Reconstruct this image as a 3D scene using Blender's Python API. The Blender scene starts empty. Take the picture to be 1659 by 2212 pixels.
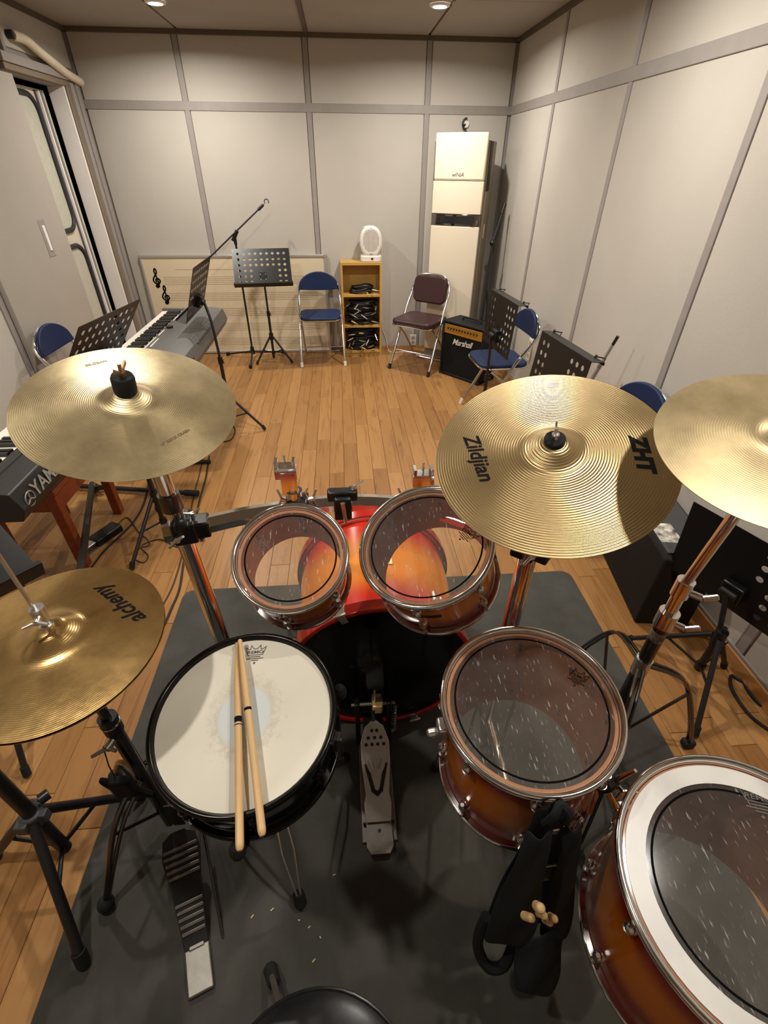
import bpy, math, random
from mathutils import Vector, Matrix
random.seed(11)
S = bpy.context.scene
COL = S.collection
R = math.radians
V = Vector

# ------------------------------------------------------------------ camera
CAMH = 1.635
F_PX, PITCH, YAW, ROLL = 1024.53, 0.6332, -0.0846, 0.0079
def cam_axes():
    cp, sp = math.cos(PITCH), math.sin(PITCH)
    fw = V((0, cp, -sp)); up = V((0, sp, cp)); rt = V((1, 0, 0))
    cr, sr = math.cos(ROLL), math.sin(ROLL)
    r2 = rt * cr + up * sr; u2 = up * cr - rt * sr
    M = Matrix.Rotation(YAW, 3, 'Z')
    return M @ r2, M @ u2, M @ fw
RT, UP, FW = cam_axes()
cam = bpy.data.cameras.new('camera'); camo = bpy.data.objects.new('camera', cam); COL.objects.link(camo)
camo.matrix_world = Matrix((( RT.x, UP.x, -FW.x, 0), (RT.y, UP.y, -FW.y, 0), (RT.z, UP.z, -FW.z, CAMH), (0, 0, 0, 1)))
cam.sensor_fit = 'VERTICAL'; cam.sensor_height = 36; cam.lens = F_PX / 2212 * 36; cam.clip_start = .02
S.camera = camo
def ray(px, py):
    return RT * ((px - 829.5) / F_PX) + UP * (-(py - 1106) / F_PX) + FW
def atz(px, py, z):
    d = ray(px, py); return V((0, 0, CAMH)) + d * ((z - CAMH) / d.z)
def aty(px, py, y):
    d = ray(px, py); return V((0, 0, CAMH)) + d * (y / d.y)
def atx(px, py, x):
    d = ray(px, py); return V((0, 0, CAMH)) + d * (x / d.x)

# ------------------------------------------------------------------ world, view
S.view_settings.view_transform = 'Standard'; S.view_settings.look = 'None'
S.view_settings.exposure = 0.0; S.view_settings.gamma = 1.0; S.view_settings.use_curve_mapping = False
wd = bpy.data.worlds.new('world'); S.world = wd; wd.use_nodes = True
wd.node_tree.nodes['Background'].inputs[0].default_value = (1, .95, .88, 1)
wd.node_tree.nodes['Background'].inputs[1].default_value = 0.04
LIGHT_POWER = 25.0
LIGHT_COL = (1.0, .945, .865)
LIGHTS = [(-1.108, 4.45, 1.0), (.70, 4.32, 1.0), (-1.02, 2.25, .95), (.78, 2.3, .95), (-.85, .42, .5), (.86, .55, .52)]

# room sizes (m)
XL, XR, YB, YF, ZC = -2.036, 1.515, 5.24, -1.25, 2.458
ZT = 2.009

# ------------------------------------------------------------------ materials
def lin(c):
    o = []
    for x in c[:3]:
        x /= 255.0
        o.append(x / 12.92 if x <= .04045 else ((x + .055) / 1.055) ** 2.4)
    return (*o, 1)
MATS = {}
class N:
    def __init__(s, name):
        s.m = bpy.data.materials.new(name); s.m.use_nodes = True
        s.t = s.m.node_tree; s.n = s.t.nodes; s.b = s.n.get('Principled BSDF'); s.out = s.n.get('Material Output')
    def new(s, typ, **kw):
        n = s.n.new('ShaderNode' + typ)
        for k, v in kw.items():
            if k.startswith('i_'):
                key = k[2:]; key = int(key) if key.isdigit() else key.replace('_', ' ')
                n.inputs[key].default_value = v
            else: setattr(n, k, v)
        return n
    def l(s, a, ao, b, bi): s.t.links.new(a.outputs[ao], b.inputs[bi])
    def noise(s, scale, detail=3, rough=.5, vec=None):
        n = s.new('TexNoise'); n.inputs['Scale'].default_value = scale; n.inputs['Detail'].default_value = detail; n.inputs['Roughness'].default_value = rough
        if vec: s.t.links.new(vec, n.inputs['Vector'])
        return n
    def ramp(s, src, stops, interp='LINEAR'):
        r = s.new('ValToRGB'); e = r.color_ramp; e.interpolation = interp
        while len(e.elements) > 1: e.elements.remove(e.elements[0])
        e.elements[0].position, e.elements[0].color = stops[0]
        for p, c in stops[1:]:
            x = e.elements.new(p); x.color = c
        s.t.links.new(src, r.inputs[0]); return r
    def bump(s, src, strength, dist=.002):
        b = s.new('Bump'); b.inputs['Strength'].default_value = strength; b.inputs['Distance'].default_value = dist
        s.t.links.new(src, b.inputs['Height']); s.t.links.new(b.outputs[0], s.b.inputs['Normal']); return b
    def coord(s, which='Object'):
        return s.new('TexCoord').outputs[which]
def pm(name, col, rough=.5, metal=0., var=.08, scale=40., bump=.0, coat=0., spec=.5, bdist=.001):
    """plain procedural material: colour with a fine noise, optional bump"""
    if name in MATS: return MATS[name]
    k = N(name); c = lin(col); co = k.coord()
    n = k.noise(scale, 4, .6, co)
    lo = tuple(x * (1 - var) for x in c[:3]) + (1,); hi = tuple(min(1, x * (1 + var)) for x in c[:3]) + (1,)
    r = k.ramp(n.outputs[0], [(.3, lo), (.7, hi)]); k.l(r, 0, k.b, 'Base Color')
    k.b.inputs['Roughness'].default_value = rough; k.b.inputs['Metallic'].default_value = metal
    k.b.inputs['Coat Weight'].default_value = coat; k.b.inputs['Specular IOR Level'].default_value = spec
    if bump: k.bump(n.outputs[0], bump, bdist)
    MATS[name] = k.m; return k.m
def mfabric(name, col, scale=420, bump=.35, rough=.85, blotch=.05):
    k = N(name); c = lin(col); co = k.coord()
    n = k.noise(scale, 2, .5, co); big = k.noise(1.6, 3, .5, co)
    r = k.ramp(big.outputs[0], [(.3, tuple(x * (1 - blotch) for x in c[:3]) + (1,)), (.7, tuple(x * (1 + blotch) for x in c[:3]) + (1,))])
    k.l(r, 0, k.b, 'Base Color'); k.b.inputs['Roughness'].default_value = rough; k.bump(n.outputs[0], bump, .0012)
    k.b.inputs['Specular IOR Level'].default_value = .25
    MATS[name] = k.m; return k.m
def mplank():
    k = N('oak_plank'); co = k.coord(); oi = k.new('ObjectInfo')
    mul = k.new('VectorMath', operation='SCALE'); k.l(oi, 'Location', mul, 0); mul.inputs['Scale'].default_value = 3.7
    add = k.new('VectorMath', operation='ADD'); k.t.links.new(co, add.inputs[0]); k.l(mul, 0, add, 1)
    mp = k.new('Mapping'); k.l(add, 0, mp, 0); mp.inputs['Scale'].default_value = (26, 1.6, 1)
    n1 = k.noise(1.0, 5, .6, mp.outputs[0]); n1.inputs['Distortion'].default_value = 1.6
    mp2 = k.new('Mapping'); k.l(add, 0, mp2, 0); mp2.inputs['Scale'].default_value = (9, 3.5, 1)
    n2 = k.noise(1.0, 3, .5, mp2.outputs[0])
    base = k.ramp(oi.outputs['Random'], [(0, lin((150, 106, 60))), (.35, lin((164, 119, 70))), (.7, lin((172, 127, 77))), (1, lin((142, 99, 54)))])
    gr = k.ramp(n1.outputs[0], [(.3, (.62, .55, .48, 1)), (.5, (1, 1, 1, 1)), (.75, (1.0, .97, .92, 1))])
    kn = k.ramp(n2.outputs[0], [(.22, (.55, .48, .42, 1)), (.36, (1, 1, 1, 1))])
    m1 = k.new('Mix', data_type='RGBA', blend_type='MULTIPLY'); m1.inputs[0].default_value = .8
    k.l(base, 0, m1, 6); k.l(gr, 0, m1, 7)
    m2 = k.new('Mix', data_type='RGBA', blend_type='MULTIPLY'); m2.inputs[0].default_value = .75
    k.l(m1, 2, m2, 6); k.l(kn, 0, m2, 7); k.l(m2, 2, k.b, 'Base Color')
    k.b.inputs['Roughness'].default_value = .36; k.bump(n1.outputs[0], .12, .0006)
    k.b.inputs['Specular IOR Level'].default_value = .35
    return k.m
def mcymbal(name, col, rough, groove, blotch, aniso=.75, freq=900., hamb=.2, hams=45, metal=.72):
    k = N(name); co = k.coord(); c = lin(col)
    flat = k.new('VectorMath', operation='MULTIPLY'); k.t.links.new(co, flat.inputs[0]); flat.inputs[1].default_value = (1, 1, 0)
    ln = k.new('VectorMath', operation='LENGTH'); k.l(flat, 0, ln, 0)
    nj = k.noise(70, 2, .5, co)
    ma = k.new('Math', operation='MULTIPLY'); k.l(ln, 'Value', ma, 0); ma.inputs[1].default_value = freq
    sn = k.new('Math', operation='SINE'); k.l(ma, 0, sn, 0)
    big = k.noise(9, 5, .65, co); ham = k.noise(hams, 2, .4, co)
    lo = tuple(x * (1 - blotch) for x in c[:3]) + (1,); hi = tuple(min(1, x * (1 + blotch)) for x in c[:3]) + (1,)
    r = k.ramp(big.outputs[0], [(.3, lo), (.7, hi)]); k.l(r, 0, k.b, 'Base Color')
    k.b.inputs['Metallic'].default_value = metal
    rr = k.ramp(big.outputs[0], [(.25, (rough * .92,) * 3 + (1,)), (.75, (rough * 1.1,) * 3 + (1,))]); k.l(rr, 0, k.b, 'Roughness')
    k.b.inputs['Anisotropic'].default_value = aniso
    tg = k.new('Tangent', direction_type='RADIAL', axis='Z'); k.l(tg, 0, k.b, 'Tangent')
    b1 = k.new('Bump'); b1.inputs['Strength'].default_value = groove; b1.inputs['Distance'].default_value = .0006; k.l(sn, 0, b1, 'Height')
    b2 = k.new('Bump'); b2.inputs['Strength'].default_value = hamb; b2.inputs['Distance'].default_value = .0015; k.l(ham, 0, b2, 'Height'); k.l(b1, 0, b2, 'Normal')
    k.l(b2, 0, k.b, 'Normal')
    return k.m
def mburst(name, depth, mid, edge, power=.0):
    """sunburst lacquer: amber middle, red edges along the drum's own axis (local z)"""
    k = N(name); co = k.coord(); sx = k.new('SeparateXYZ'); k.t.links.new(co, sx.inputs[0])
    d = k.new('Math', operation='DIVIDE'); k.l(sx, 2, d, 0); d.inputs[1].default_value = depth
    n = k.noise(220, 3, .5, co)
    r = k.ramp(d.outputs[0], [(.0, lin(edge)), (.16, lin(edge)), (.42, lin(mid)), (.6, lin(mid)), (.86, lin(edge)), (1, lin(edge))], 'EASE')
    k.l(r, 0, k.b, 'Base Color'); k.b.inputs['Roughness'].default_value = .22; k.b.inputs['Coat Weight'].default_value = .6; k.b.inputs['Coat Roughness'].default_value = .06
    k.bump(n.outputs[0], .02, .0003)
    return k.m
def mclear(name, haze=.09, tint=(255, 252, 245)):
    """clear plastic drum head with scratches"""
    k = N(name); k.n.remove(k.b); co = k.coord()
    mp = k.new('Mapping'); k.t.links.new(co, mp.inputs[0]); mp.inputs['Scale'].default_value = (230, 34, 1); mp.inputs['Rotation'].default_value = (0, 0, .4)
    sc = k.noise(1.0, 2, .5, mp.outputs[0]); sr = k.ramp(sc.outputs[0], [(.645, (0, 0, 0, 1)), (.71, (1, 1, 1, 1))])
    big = k.noise(14, 4, .6, co); br = k.ramp(big.outputs[0], [(.3, (haze * .8,) * 3 + (1,)), (.75, (haze * 1.25,) * 3 + (1,))])
    fac = k.new('Math', operation='MULTIPLY_ADD'); k.l(sr, 0, fac, 0); fac.inputs[1].default_value = .35; k.l(br, 0, fac, 2)
    tr = k.new('BsdfTransparent'); tr.inputs[0].default_value = lin(tint)
    df = k.new('BsdfDiffuse'); df.inputs[0].default_value = (.75, .72, .68, 1)
    gl = k.new('BsdfGlossy'); gl.inputs['Roughness'].default_value = .10; gl.inputs[0].default_value = (1, 1, 1, 1)
    fr = k.new('Fresnel'); fr.inputs[0].default_value = 1.5
    m1 = k.new('MixShader'); k.l(fac, 0, m1, 0); k.l(tr, 0, m1, 1); k.l(df, 0, m1, 2)
    m2 = k.new('MixShader'); k.l(fr, 0, m2, 0); k.l(m1, 0, m2, 1); k.l(gl, 0, m2, 2)
    k.l(m2, 0, k.out, 0); return k.m
def mcoated():
    k = N('coated_white_head'); co = k.coord()
    flat = k.new('VectorMath', operation='MULTIPLY'); k.t.links.new(co, flat.inputs[0]); flat.inputs[1].default_value = (1, .82, 0)
    ln = k.new('VectorMath', operation='LENGTH'); k.l(flat, 0, ln, 0)
    n = k.noise(55, 6, .8, co); n2 = k.noise(6, 3, .5, co)
    nb = k.new('Math', operation='MULTIPLY_ADD'); k.l(n, 0, nb, 0); nb.inputs[1].default_value = .03; k.l(ln, 'Value', nb, 2)
    wear = k.ramp(nb.outputs[0], [(.064, (1, 1, 1, 1)), (.070, (0, 0, 0, 1))])
    sp = k.new('Math', operation='MULTIPLY_ADD'); k.l(n, 0, sp, 0); sp.inputs[1].default_value = .16; k.l(ln, 'Value', sp, 2)
    spk = k.ramp(sp.outputs[0], [(.130, (.8, .8, .8, 1)), (.158, (0, 0, 0, 1))])
    base = k.ramp(n2.outputs[0], [(.3, lin((216, 210, 192))), (.7, lin((226, 220, 203)))])
    m0 = k.new('Mix', data_type='RGBA'); k.l(spk, 0, m0, 0); k.l(base, 0, m0, 6); m0.inputs[7].default_value = lin((196, 190, 172))
    m1 = k.new('Mix', data_type='RGBA'); k.l(wear, 0, m1, 0); k.l(m0, 2, m1, 6); m1.inputs[7].default_value = lin((206, 212, 210))
    k.l(m1, 2, k.b, 'Base Color'); k.b.inputs['Roughness'].default_value = .6
    k.bump(n.outputs[0], .05, .0004); return k.m
def mwoodgrain(name, a, b, sc=(3, 40, 3), rough=.5):
    k = N(name); co = k.coord(); mp = k.new('Mapping'); k.t.links.new(co, mp.inputs[0]); mp.inputs['Scale'].default_value = sc
    n = k.noise(1.5, 5, .6, mp.outputs[0]); n.inputs['Distortion'].default_value = .8
    r = k.ramp(n.outputs[0], [(.3, lin(a)), (.7, lin(b))]); k.l(r, 0, k.b, 'Base Color'); k.b.inputs['Roughness'].default_value = rough
    k.bump(n.outputs[0], .08, .0006); return k.m
def mcarpet(name, col, col2, scale=500):
    k = N(name); co = k.coord(); n = k.noise(scale, 3, .7, co); b = k.noise(5, 4, .6, co)
    r = k.ramp(b.outputs[0], [(.3, lin(col)), (.75, lin(col2))]); k.l(r, 0, k.b, 'Base Color')
    k.b.inputs['Roughness'].default_value = .9; k.b.inputs['Specular IOR Level'].default_value = .2; k.bump(n.outputs[0], .6, .002); return k.m
def memit(name, col, st):
    k = N(name); k.b.inputs['Base Color'].default_value = lin(col); k.b.inputs['Emission Color'].default_value = lin(col); k.b.inputs['Emission Strength'].default_value = st
    n = k.noise(8); k.bump(n.outputs[0], .01); return k.m

M_WALL = mfabric('wall_panel_fabric', (188, 182, 172), 300, .5)
M_TRIM = pm('wall_trim_grey', (150, 143, 137), .5, 0, .05, 12)
M_CEIL = mfabric('ceiling_panel', (160, 153, 143), 300, .25)
M_SEAMGAP = pm('ceiling_seam_gap_brown', (92, 80, 66), .7)
M_GAP = pm('floor_joint_dark', (74, 50, 28), .9)
M_PLANK = mplank()
M_BASEB = mwoodgrain('baseboard_oak', (176, 122, 66), (196, 142, 84), (30, 2, 30))
M_DOOR = pm('sliding_door_grey', (168, 160, 150), .45, 0, .03, 3)
M_WHITE = pm('white_paint', (240, 235, 230), .35, 0, .03, 5)
M_CREAM = pm('cream_door_leaf', (205, 198, 178), .35, 0, .04, 4)
M_GASKET = pm('black_gasket', (34, 32, 36), .5)
M_MAROON = pm('maroon_paint', (70, 22, 24), .5)
M_BLACK = pm('black_powder_coat', (26, 25, 25), .42, 0, .1, 60, .05)
M_BLACKSAT = pm('black_satin_plastic', (18, 18, 18), .35, 0, .1, 60)
M_RUBBER = pm('black_rubber', (16, 16, 16), .8, 0, .15, 80, .1)
M_DESK = pm('music_desk_black', (17, 16, 16), .36, 0, .08, 90, .03, 0, .45)
M_CHROME = pm('chrome', (230, 228, 226), .12, 1, .02, 20)
M_CHROME2 = pm('brushed_chrome', (218, 215, 210), .3, 1, .05, 90)
M_STEEL = pm('worn_steel', (134, 130, 122), .45, .9, .12, 30)
M_PEDAL = pm('satin_cast_alloy', (200, 197, 193), .36, .4, .05, 60)
M_DSTEEL = pm('dark_chrome', (98, 95, 92), .25, 1, .08, 30)
M_WOODIN = mwoodgrain('drum_inner_ply', (164, 102, 58), (178, 116, 70), (4, 4, 50), .55)
M_EDGE = pm('drum_bearing_edge', (196, 140, 100), .5)
M_CLEAR = mclear('clear_head', .055)
M_CLEARB = mclear('clear_resonant_head', .03)
M_COAT = mcoated()
M_PRINT = pm('black_print', (20, 18, 18), .9, 0, .08, 40, 0, 0, .15)
M_PRINTGREY = pm('grey_print', (96, 92, 84), .6)
M_PRINTBROWN = pm('faded_brown_print', (112, 92, 62), .5, .3)
M_RINGBLK = pm('black_pinstripe', (8, 8, 8), .9, 0, .08, 40, 0, 0, .1)
M_WRING = pm('white_muffle_ring', (218, 214, 206), .35, 0, .05, 14)
M_KBLK = pm('kick_black_head', (16, 16, 17), .12, 0, .1, 20)
M_REDHOOP = pm('red_lacquer_hoop', (176, 30, 18), .2, 0, .06, 10, 0, .6)
M_SNARE = pm('black_lacquer', (12, 12, 13), .14, 0, .1, 10, 0, .5)
M_HOOPBLK = pm('black_nickel_hoop', (40, 38, 37), .22, .85, .1, 30)
M_MAT = mcarpet('charcoal_mat', (66, 65, 61), (84, 82, 76), 620)
M_STICK = mwoodgrain('hickory_stick', (206, 166, 112), (222, 186, 134), (70, 70, 5), .45)
M_BLUE = mfabric('navy_vinyl', (28, 42, 78), 500, .25, .55, .06)
M_BROWNV = mfabric('maroon_brown_vinyl', (66, 44, 44), 400, .2, .38, .06)
M_WHITECAP = pm('white_rubber_foot', (222, 214, 196), .5)
M_SHELF = mwoodgrain('yellow_oak_veneer', (188, 146, 72), (204, 162, 88), (6, 6, 60), .5)
M_CABLE = pm('black_cable', (15, 15, 15), .5)
M_CABLEB = pm('brown_cable', (58, 40, 26), .5)
M_YEL = pm('yellow_plug_sleeve', (196, 170, 66), .5)
M_WPLAST = pm('white_plastic', (232, 226, 216), .35, 0, .02, 10)
M_GREYSLOT = pm('grey_slot', (136, 130, 120), .7)
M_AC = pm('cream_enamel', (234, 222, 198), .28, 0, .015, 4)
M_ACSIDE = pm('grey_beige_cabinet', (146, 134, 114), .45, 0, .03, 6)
M_MIRROR = pm('mirror_band', (150, 146, 140), .06, 1, .02, 5)
M_TOLEX = mfabric('black_tolex', (24, 24, 24), 900, .5, .6)
M_GRILLE = mfabric('black_grille_cloth', (19, 19, 19), 1400, .6, .9)
M_GOLD = pm('gold_panel', (186, 142, 54), .35, .5, .05, 30)
M_KBGREY = pm('keyboard_grey', (92, 90, 88), .4, 0, .04, 10)
M_KBDARK = pm('keyboard_dark', (34, 33, 32), .45, 0, .06, 20)
M_KEYW = pm('white_key', (236, 230, 216), .25, 0, .02, 30)
M_KEYB = pm('black_key', (18, 18, 18), .3)
M_REDWOOD = mwoodgrain('red_brown_wood', (112, 46, 20), (138, 62, 28), (8, 8, 40), .4)
M_BOARD = pm('whiteboard_face', (214, 198, 168), .3, 0, .03, 3)
M_ALU = pm('aluminium_frame', (200, 196, 190), .35, .7, .04, 20)
M_STAFF = pm('staff_line_print', (150, 128, 104), .6)
M_LOGOW = pm('white_script', (226, 222, 214), .4)
M_LOGOG = pm('grey_logo', (150, 146, 138), .4)
M_FELT = pm('black_felt', (22, 24, 23), .95, 0, .2, 200, .4)
M_TANBRASS = pm('tan_brass_wing', (170, 140, 110), .35, .8, .05, 30)
M_BAG = mfabric('black_nylon', (25, 26, 28), 700, .5, .75, .15)
M_FOAM = pm('cream_pipe_foam', (224, 212, 188), .8, 0, .06, 30, .4)
M_VINYL = pm('black_vinyl_seat', (20, 20, 21), .32, 0, .1, 60, .12)
M_RED = pm('red_display', (200, 40, 34), .4)
M_BRASSBADGE = pm('brass_badge', (226, 196, 130), .3, .6, .05, 40)
M_DIFF = memit('lamp_diffuser', (255, 246, 232), 40)
M_CY_A = mcymbal('bronze_crash_pale', (182, 163, 124), .37, .10, .20, .78, 1500., .30, 26)
M_CY_B = mcymbal('bronze_ride', (178, 153, 108), .30, .22, .07, .86, 1150., .12, 60)
M_CY_C = mcymbal('bronze_crash_dark', (172, 153, 115), .44, .06, .20, .5, 1500., .2, 25)
M_CY_H = mcymbal('bronze_hihat_brilliant', (200, 165, 106), .22, .04, .22, .4, 1800., .20, 60, .88)

# ------------------------------------------------------------------ mesh builder
class MB:
    def __init__(s): s.v = []; s.f = []; s.mi = []
    def add(s, vs, fs, mi=0, M=None):
        o = len(s.v)
        s.v += [tuple(M @ V(p)) if M else tuple(p) for p in vs]
        s.f += [tuple(i + o for i in f) for f in fs]; s.mi += [mi] * len(fs); return s
    def box(s, c, d, mi=0, M=None):
        x, y, z = (k / 2 for k in d)
        vs = [(c[0] + a * x, c[1] + b * y, c[2] + e * z) for a in (-1, 1) for b in (-1, 1) for e in (-1, 1)]
        return s.add(vs, [(0, 1, 3, 2), (4, 6, 7, 5), (0, 4, 5, 1), (2, 3, 7, 6), (0, 2, 6, 4), (1, 5, 7, 3)], mi, M)
    def cyl(s, a, b, r0, r1=None, n=16, mi=0, M=None, caps=True):
        r1 = r0 if r1 is None else r1; a = V(a); b = V(b); d = (b - a).normalized()
        u = d.orthogonal().normalized(); w = d.cross(u); vs = []
        for p, r in ((a, r0), (b, r1)):
            for i in range(n):
                t = 2 * math.pi * i / n; vs.append(p + (u * math.cos(t) + w * math.sin(t)) * r)
        fs = [(i, (i + 1) % n, n + (i + 1) % n, n + i) for i in range(n)]
        if caps: fs += [tuple(range(n - 1, -1, -1)), tuple(range(n, 2 * n))]
        return s.add(vs, fs, mi, M)
    def tube(s, pts, r, n=10, mi=0, M=None, closed=False, caps=True):
        P = [V(p) for p in pts]; m = len(P); rr = r if isinstance(r, (list, tuple)) else [r] * m
        T = []
        for i in range(m):
            a = P[(i - 1) % m] if (closed or i > 0) else P[i]; b = P[(i + 1) % m] if (closed or i < m - 1) else P[i]
            T.append((b - a).normalized())
        u = T[0].orthogonal().normalized(); vs = []
        for i in range(m):
            u = (u - T[i] * u.dot(T[i]))
            u = u.normalized() if u.length > 1e-6 else T[i].orthogonal().normalized()
            w = T[i].cross(u)
            for k in range(n):
                t = 2 * math.pi * k / n; vs.append(P[i] + (u * math.cos(t) + w * math.sin(t)) * rr[i])
        fs = []
        for i in range(m if closed else m - 1):
            j = (i + 1) % m
            fs += [(i * n + k, i * n + (k + 1) % n, j * n + (k + 1) % n, j * n + k) for k in range(n)]
        if caps and not closed: fs += [tuple(range(n - 1, -1, -1)), tuple(range((m - 1) * n, m * n))]
        return s.add(vs, fs, mi, M)
    def lathe(s, prof, n=48, mi=0, M=None, closed=False):
        vs = []; m = len(prof)
        for r, z in prof:
            for i in range(n):
                t = 2 * math.pi * i / n; vs.append((r * math.cos(t), r * math.sin(t), z))
        fs = []
        for k in range(m if closed else m - 1):
            j = (k + 1) % m
            fs += [(k * n + i, k * n + (i + 1) % n, j * n + (i + 1) % n, j * n + i) for i in range(n)]
        if not closed:
            if prof[0][0] > 1e-5: pass
        return s.add(vs, fs, mi, M)
    def disc(s, r, z, n=48, mi=0, M=None, r0=0):
        if r0: return s.lathe([(r0, z), (r, z)], n, mi, M)
        vs = [(r * math.cos(2 * math.pi * i / n), r * math.sin(2 * math.pi * i / n), z) for i in range(n)]
        return s.add(vs, [tuple(range(n))], mi, M)
    def prism(s, poly, z0, z1, mi=0, M=None):
        n = len(poly); vs = [(x, y, z0) for x, y in poly] + [(x, y, z1) for x, y in poly]
        fs = [tuple(range(n - 1, -1, -1)), tuple(range(n, 2 * n))] + [(i, (i + 1) % n, n + (i + 1) % n, n + i) for i in range(n)]
        return s.add(vs, fs, mi, M)
    def ball(s, c, r, n=14, mi=0, sc=(1, 1, 1), M=None):
        vs = []; h = n // 2
        for j in range(h + 1):
            ph = math.pi * j / h
            for i in range(n):
                t = 2 * math.pi * i / n
                vs.append((c[0] + r * sc[0] * math.sin(ph) * math.cos(t), c[1] + r * sc[1] * math.sin(ph) * math.sin(t), c[2] + r * sc[2] * math.cos(ph)))
        fs = [(j * n + i, j * n + (i + 1) % n, (j + 1) * n + (i + 1) % n, (j + 1) * n + i) for j in range(h) for i in range(n)]
        return s.add(vs, fs, mi, M)
    def ribbon(s, pts, w, z0, z1, mi=0, M=None, closed=False):
        m = len(pts)
        for i in range(m if closed else m - 1):
            a = V((*pts[i], 0)); b = V((*pts[(i + 1) % m], 0)); d = (b - a)
            if d.length < 1e-7: continue
            d.normalize(); q = V((-d.y, d.x, 0)) * w / 2; e = d * w * .35
            poly = [(a - e - q)[:2], (b + e - q)[:2], (b + e + q)[:2], (a - e + q)[:2]]
            s.prism(poly, z0, z1, mi, M)
        return s
def obj(name, mb, mats, parent=None, loc=None, rot=None, bevel=0, sharp=38, M=None):
    me = bpy.data.meshes.new(name); me.from_pydata(mb.v, [], mb.f)
    for m in (mats if isinstance(mats, (list, tuple)) else [mats]): me.materials.append(m)
    me.polygons.foreach_set('material_index', mb.mi); me.polygons.foreach_set('use_smooth', [True] * len(mb.f))
    me.update()
    try: me.set_sharp_from_angle(angle=R(sharp))
    except Exception: pass
    o = bpy.data.objects.new(name, me); COL.objects.link(o)
    if parent: o.parent = parent
    if M is not None: o.matrix_local = M
    if loc is not None: o.location = loc
    if rot is not None: o.rotation_euler = rot
    if bevel:
        b = o.modifiers.new('bevel', 'BEVEL'); b.width = bevel; b.segments = 2; b.limit_method = 'ANGLE'; b.angle_limit = R(40)
    return o
def tag(o, label, cat, group=None, kind=None):
    o['label'] = label; o['category'] = cat
    if group: o['group'] = group
    if kind: o['kind'] = kind
    return o
def thing(name, label, cat, loc=(0, 0, 0), rotz=0, group=None, M=None):
    o = bpy.data.objects.new(name, None); COL.objects.link(o); o.empty_display_size = .05
    if M is not None: o.matrix_world = M
    else: o.location = loc; o.rotation_euler = (0, 0, rotz)
    return tag(o, label, cat, group)
def struct(name, mb, mats, parent=None, **kw):
    o = obj(name, mb, mats, parent, **kw)
    if not parent: o['kind'] = 'structure'
    return o
def link_copy(src, parent, M=None, loc=None):
    c = src.copy(); COL.objects.link(c); c.parent = parent
    if M is not None: c.matrix_local = M
    if loc is not None: c.location = loc
    return c
def frame(c, x, z):
    """matrix with local x and z axes"""
    z = V(z).normalized(); x = V(x); x = (x - z * x.dot(z)).normalized(); y = z.cross(x)
    return Matrix(((x.x, y.x, z.x, c[0]), (x.y, y.y, z.y, c[1]), (x.z, y.z, z.z, c[2]), (0, 0, 0, 1)))
def smoothpts(P, k=6, closed=False):
    P = [V(p) for p in P]; m = len(P); out = []
    for i in range(m if closed else m - 1):
        g = lambda j: P[j % m] if closed else P[max(0, min(m - 1, j))]
        a, b, c, d = g(i - 1), g(i), g(i + 1), g(i + 2)
        for q in range(k):
            t = q / k
            out.append(.5 * ((2 * b) + (c - a) * t + (2 * a - 5 * b + 4 * c - d) * t * t + (3 * b - a - 3 * c + d) * t ** 3))
    if not closed: out.append(P[-1])
    return out
def rrect(w, h, r, n=6):
    o = []
    for cx, cy, a0 in ((w / 2 - r, h / 2 - r, 0), (-w / 2 + r, h / 2 - r, 90), (-w / 2 + r, -h / 2 + r, 180), (w / 2 - r, -h / 2 + r, 270)):
        for i in range(n + 1):
            a = R(a0 + 90 * i / n); o.append((cx + r * math.cos(a), cy + r * math.sin(a)))
    return o
def text_mb(body, size, extrude=.0004, shear=0, warp=None, M=None, mi=0, mb=None, spacing=1.0, squash=1.0, bold=0):
    cu = bpy.data.curves.new('t', 'FONT'); cu.body = body; cu.size = size; cu.extrude = extrude; cu.shear = shear
    cu.align_x = 'CENTER'; cu.align_y = 'CENTER'; cu.resolution_u = 3; cu.space_character = spacing; cu.offset = bold
    o = bpy.data.objects.new('t', cu); COL.objects.link(o)
    dg = bpy.context.evaluated_depsgraph_get(); me = o.evaluated_get(dg).to_mesh()
    mb = mb or MB(); vs = [V(v.co) for v in me.vertices]
    vs = [V((p.x, p.y * squash, p.z)) for p in vs]
    if warp: vs = [warp(M @ p if M else p) for p in vs]
    elif M: vs = [M @ p for p in vs]
    mb.add(vs, [tuple(p.vertices) for p in me.polygons], mi)
    bpy.data.objects.remove(o); bpy.data.curves.remove(cu); return mb
def T(x, y, z): return Matrix.Translation((x, y, z))
def RZ(a): return Matrix.Rotation(a, 4, 'Z')
def RX(a): return Matrix.Rotation(a, 4, 'X')
def RY(a): return Matrix.Rotation(a, 4, 'Y')

# ------------------------------------------------------------------ lamps in the ceiling
for i, (x, y, pw) in enumerate(LIGHTS):
    t = thing('ceiling_downlight', 'recessed round white downlight glowing in the ceiling panel', 'light', (x, y, ZC), 0, 'downlights in the ceiling')
    obj('trim_ring', MB().lathe([(.045, -.001), (.045, -.012), (.062, -.010), (.066, -.001)], 32, 0), M_WHITE, t)
    obj('diffuser', MB().disc(.046, -.009, 32), M_DIFF, t)
    ld = bpy.data.lights.new('downlight_lamp', 'AREA'); ld.shape = 'DISK'; ld.size = .085; ld.energy = LIGHT_POWER * pw; ld.color = LIGHT_COL; ld.spread = R(165)
    lo = bpy.data.objects.new('downlight_lamp', ld); COL.objects.link(lo); lo.location = (0, 0, -.016); lo.parent = t

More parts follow.
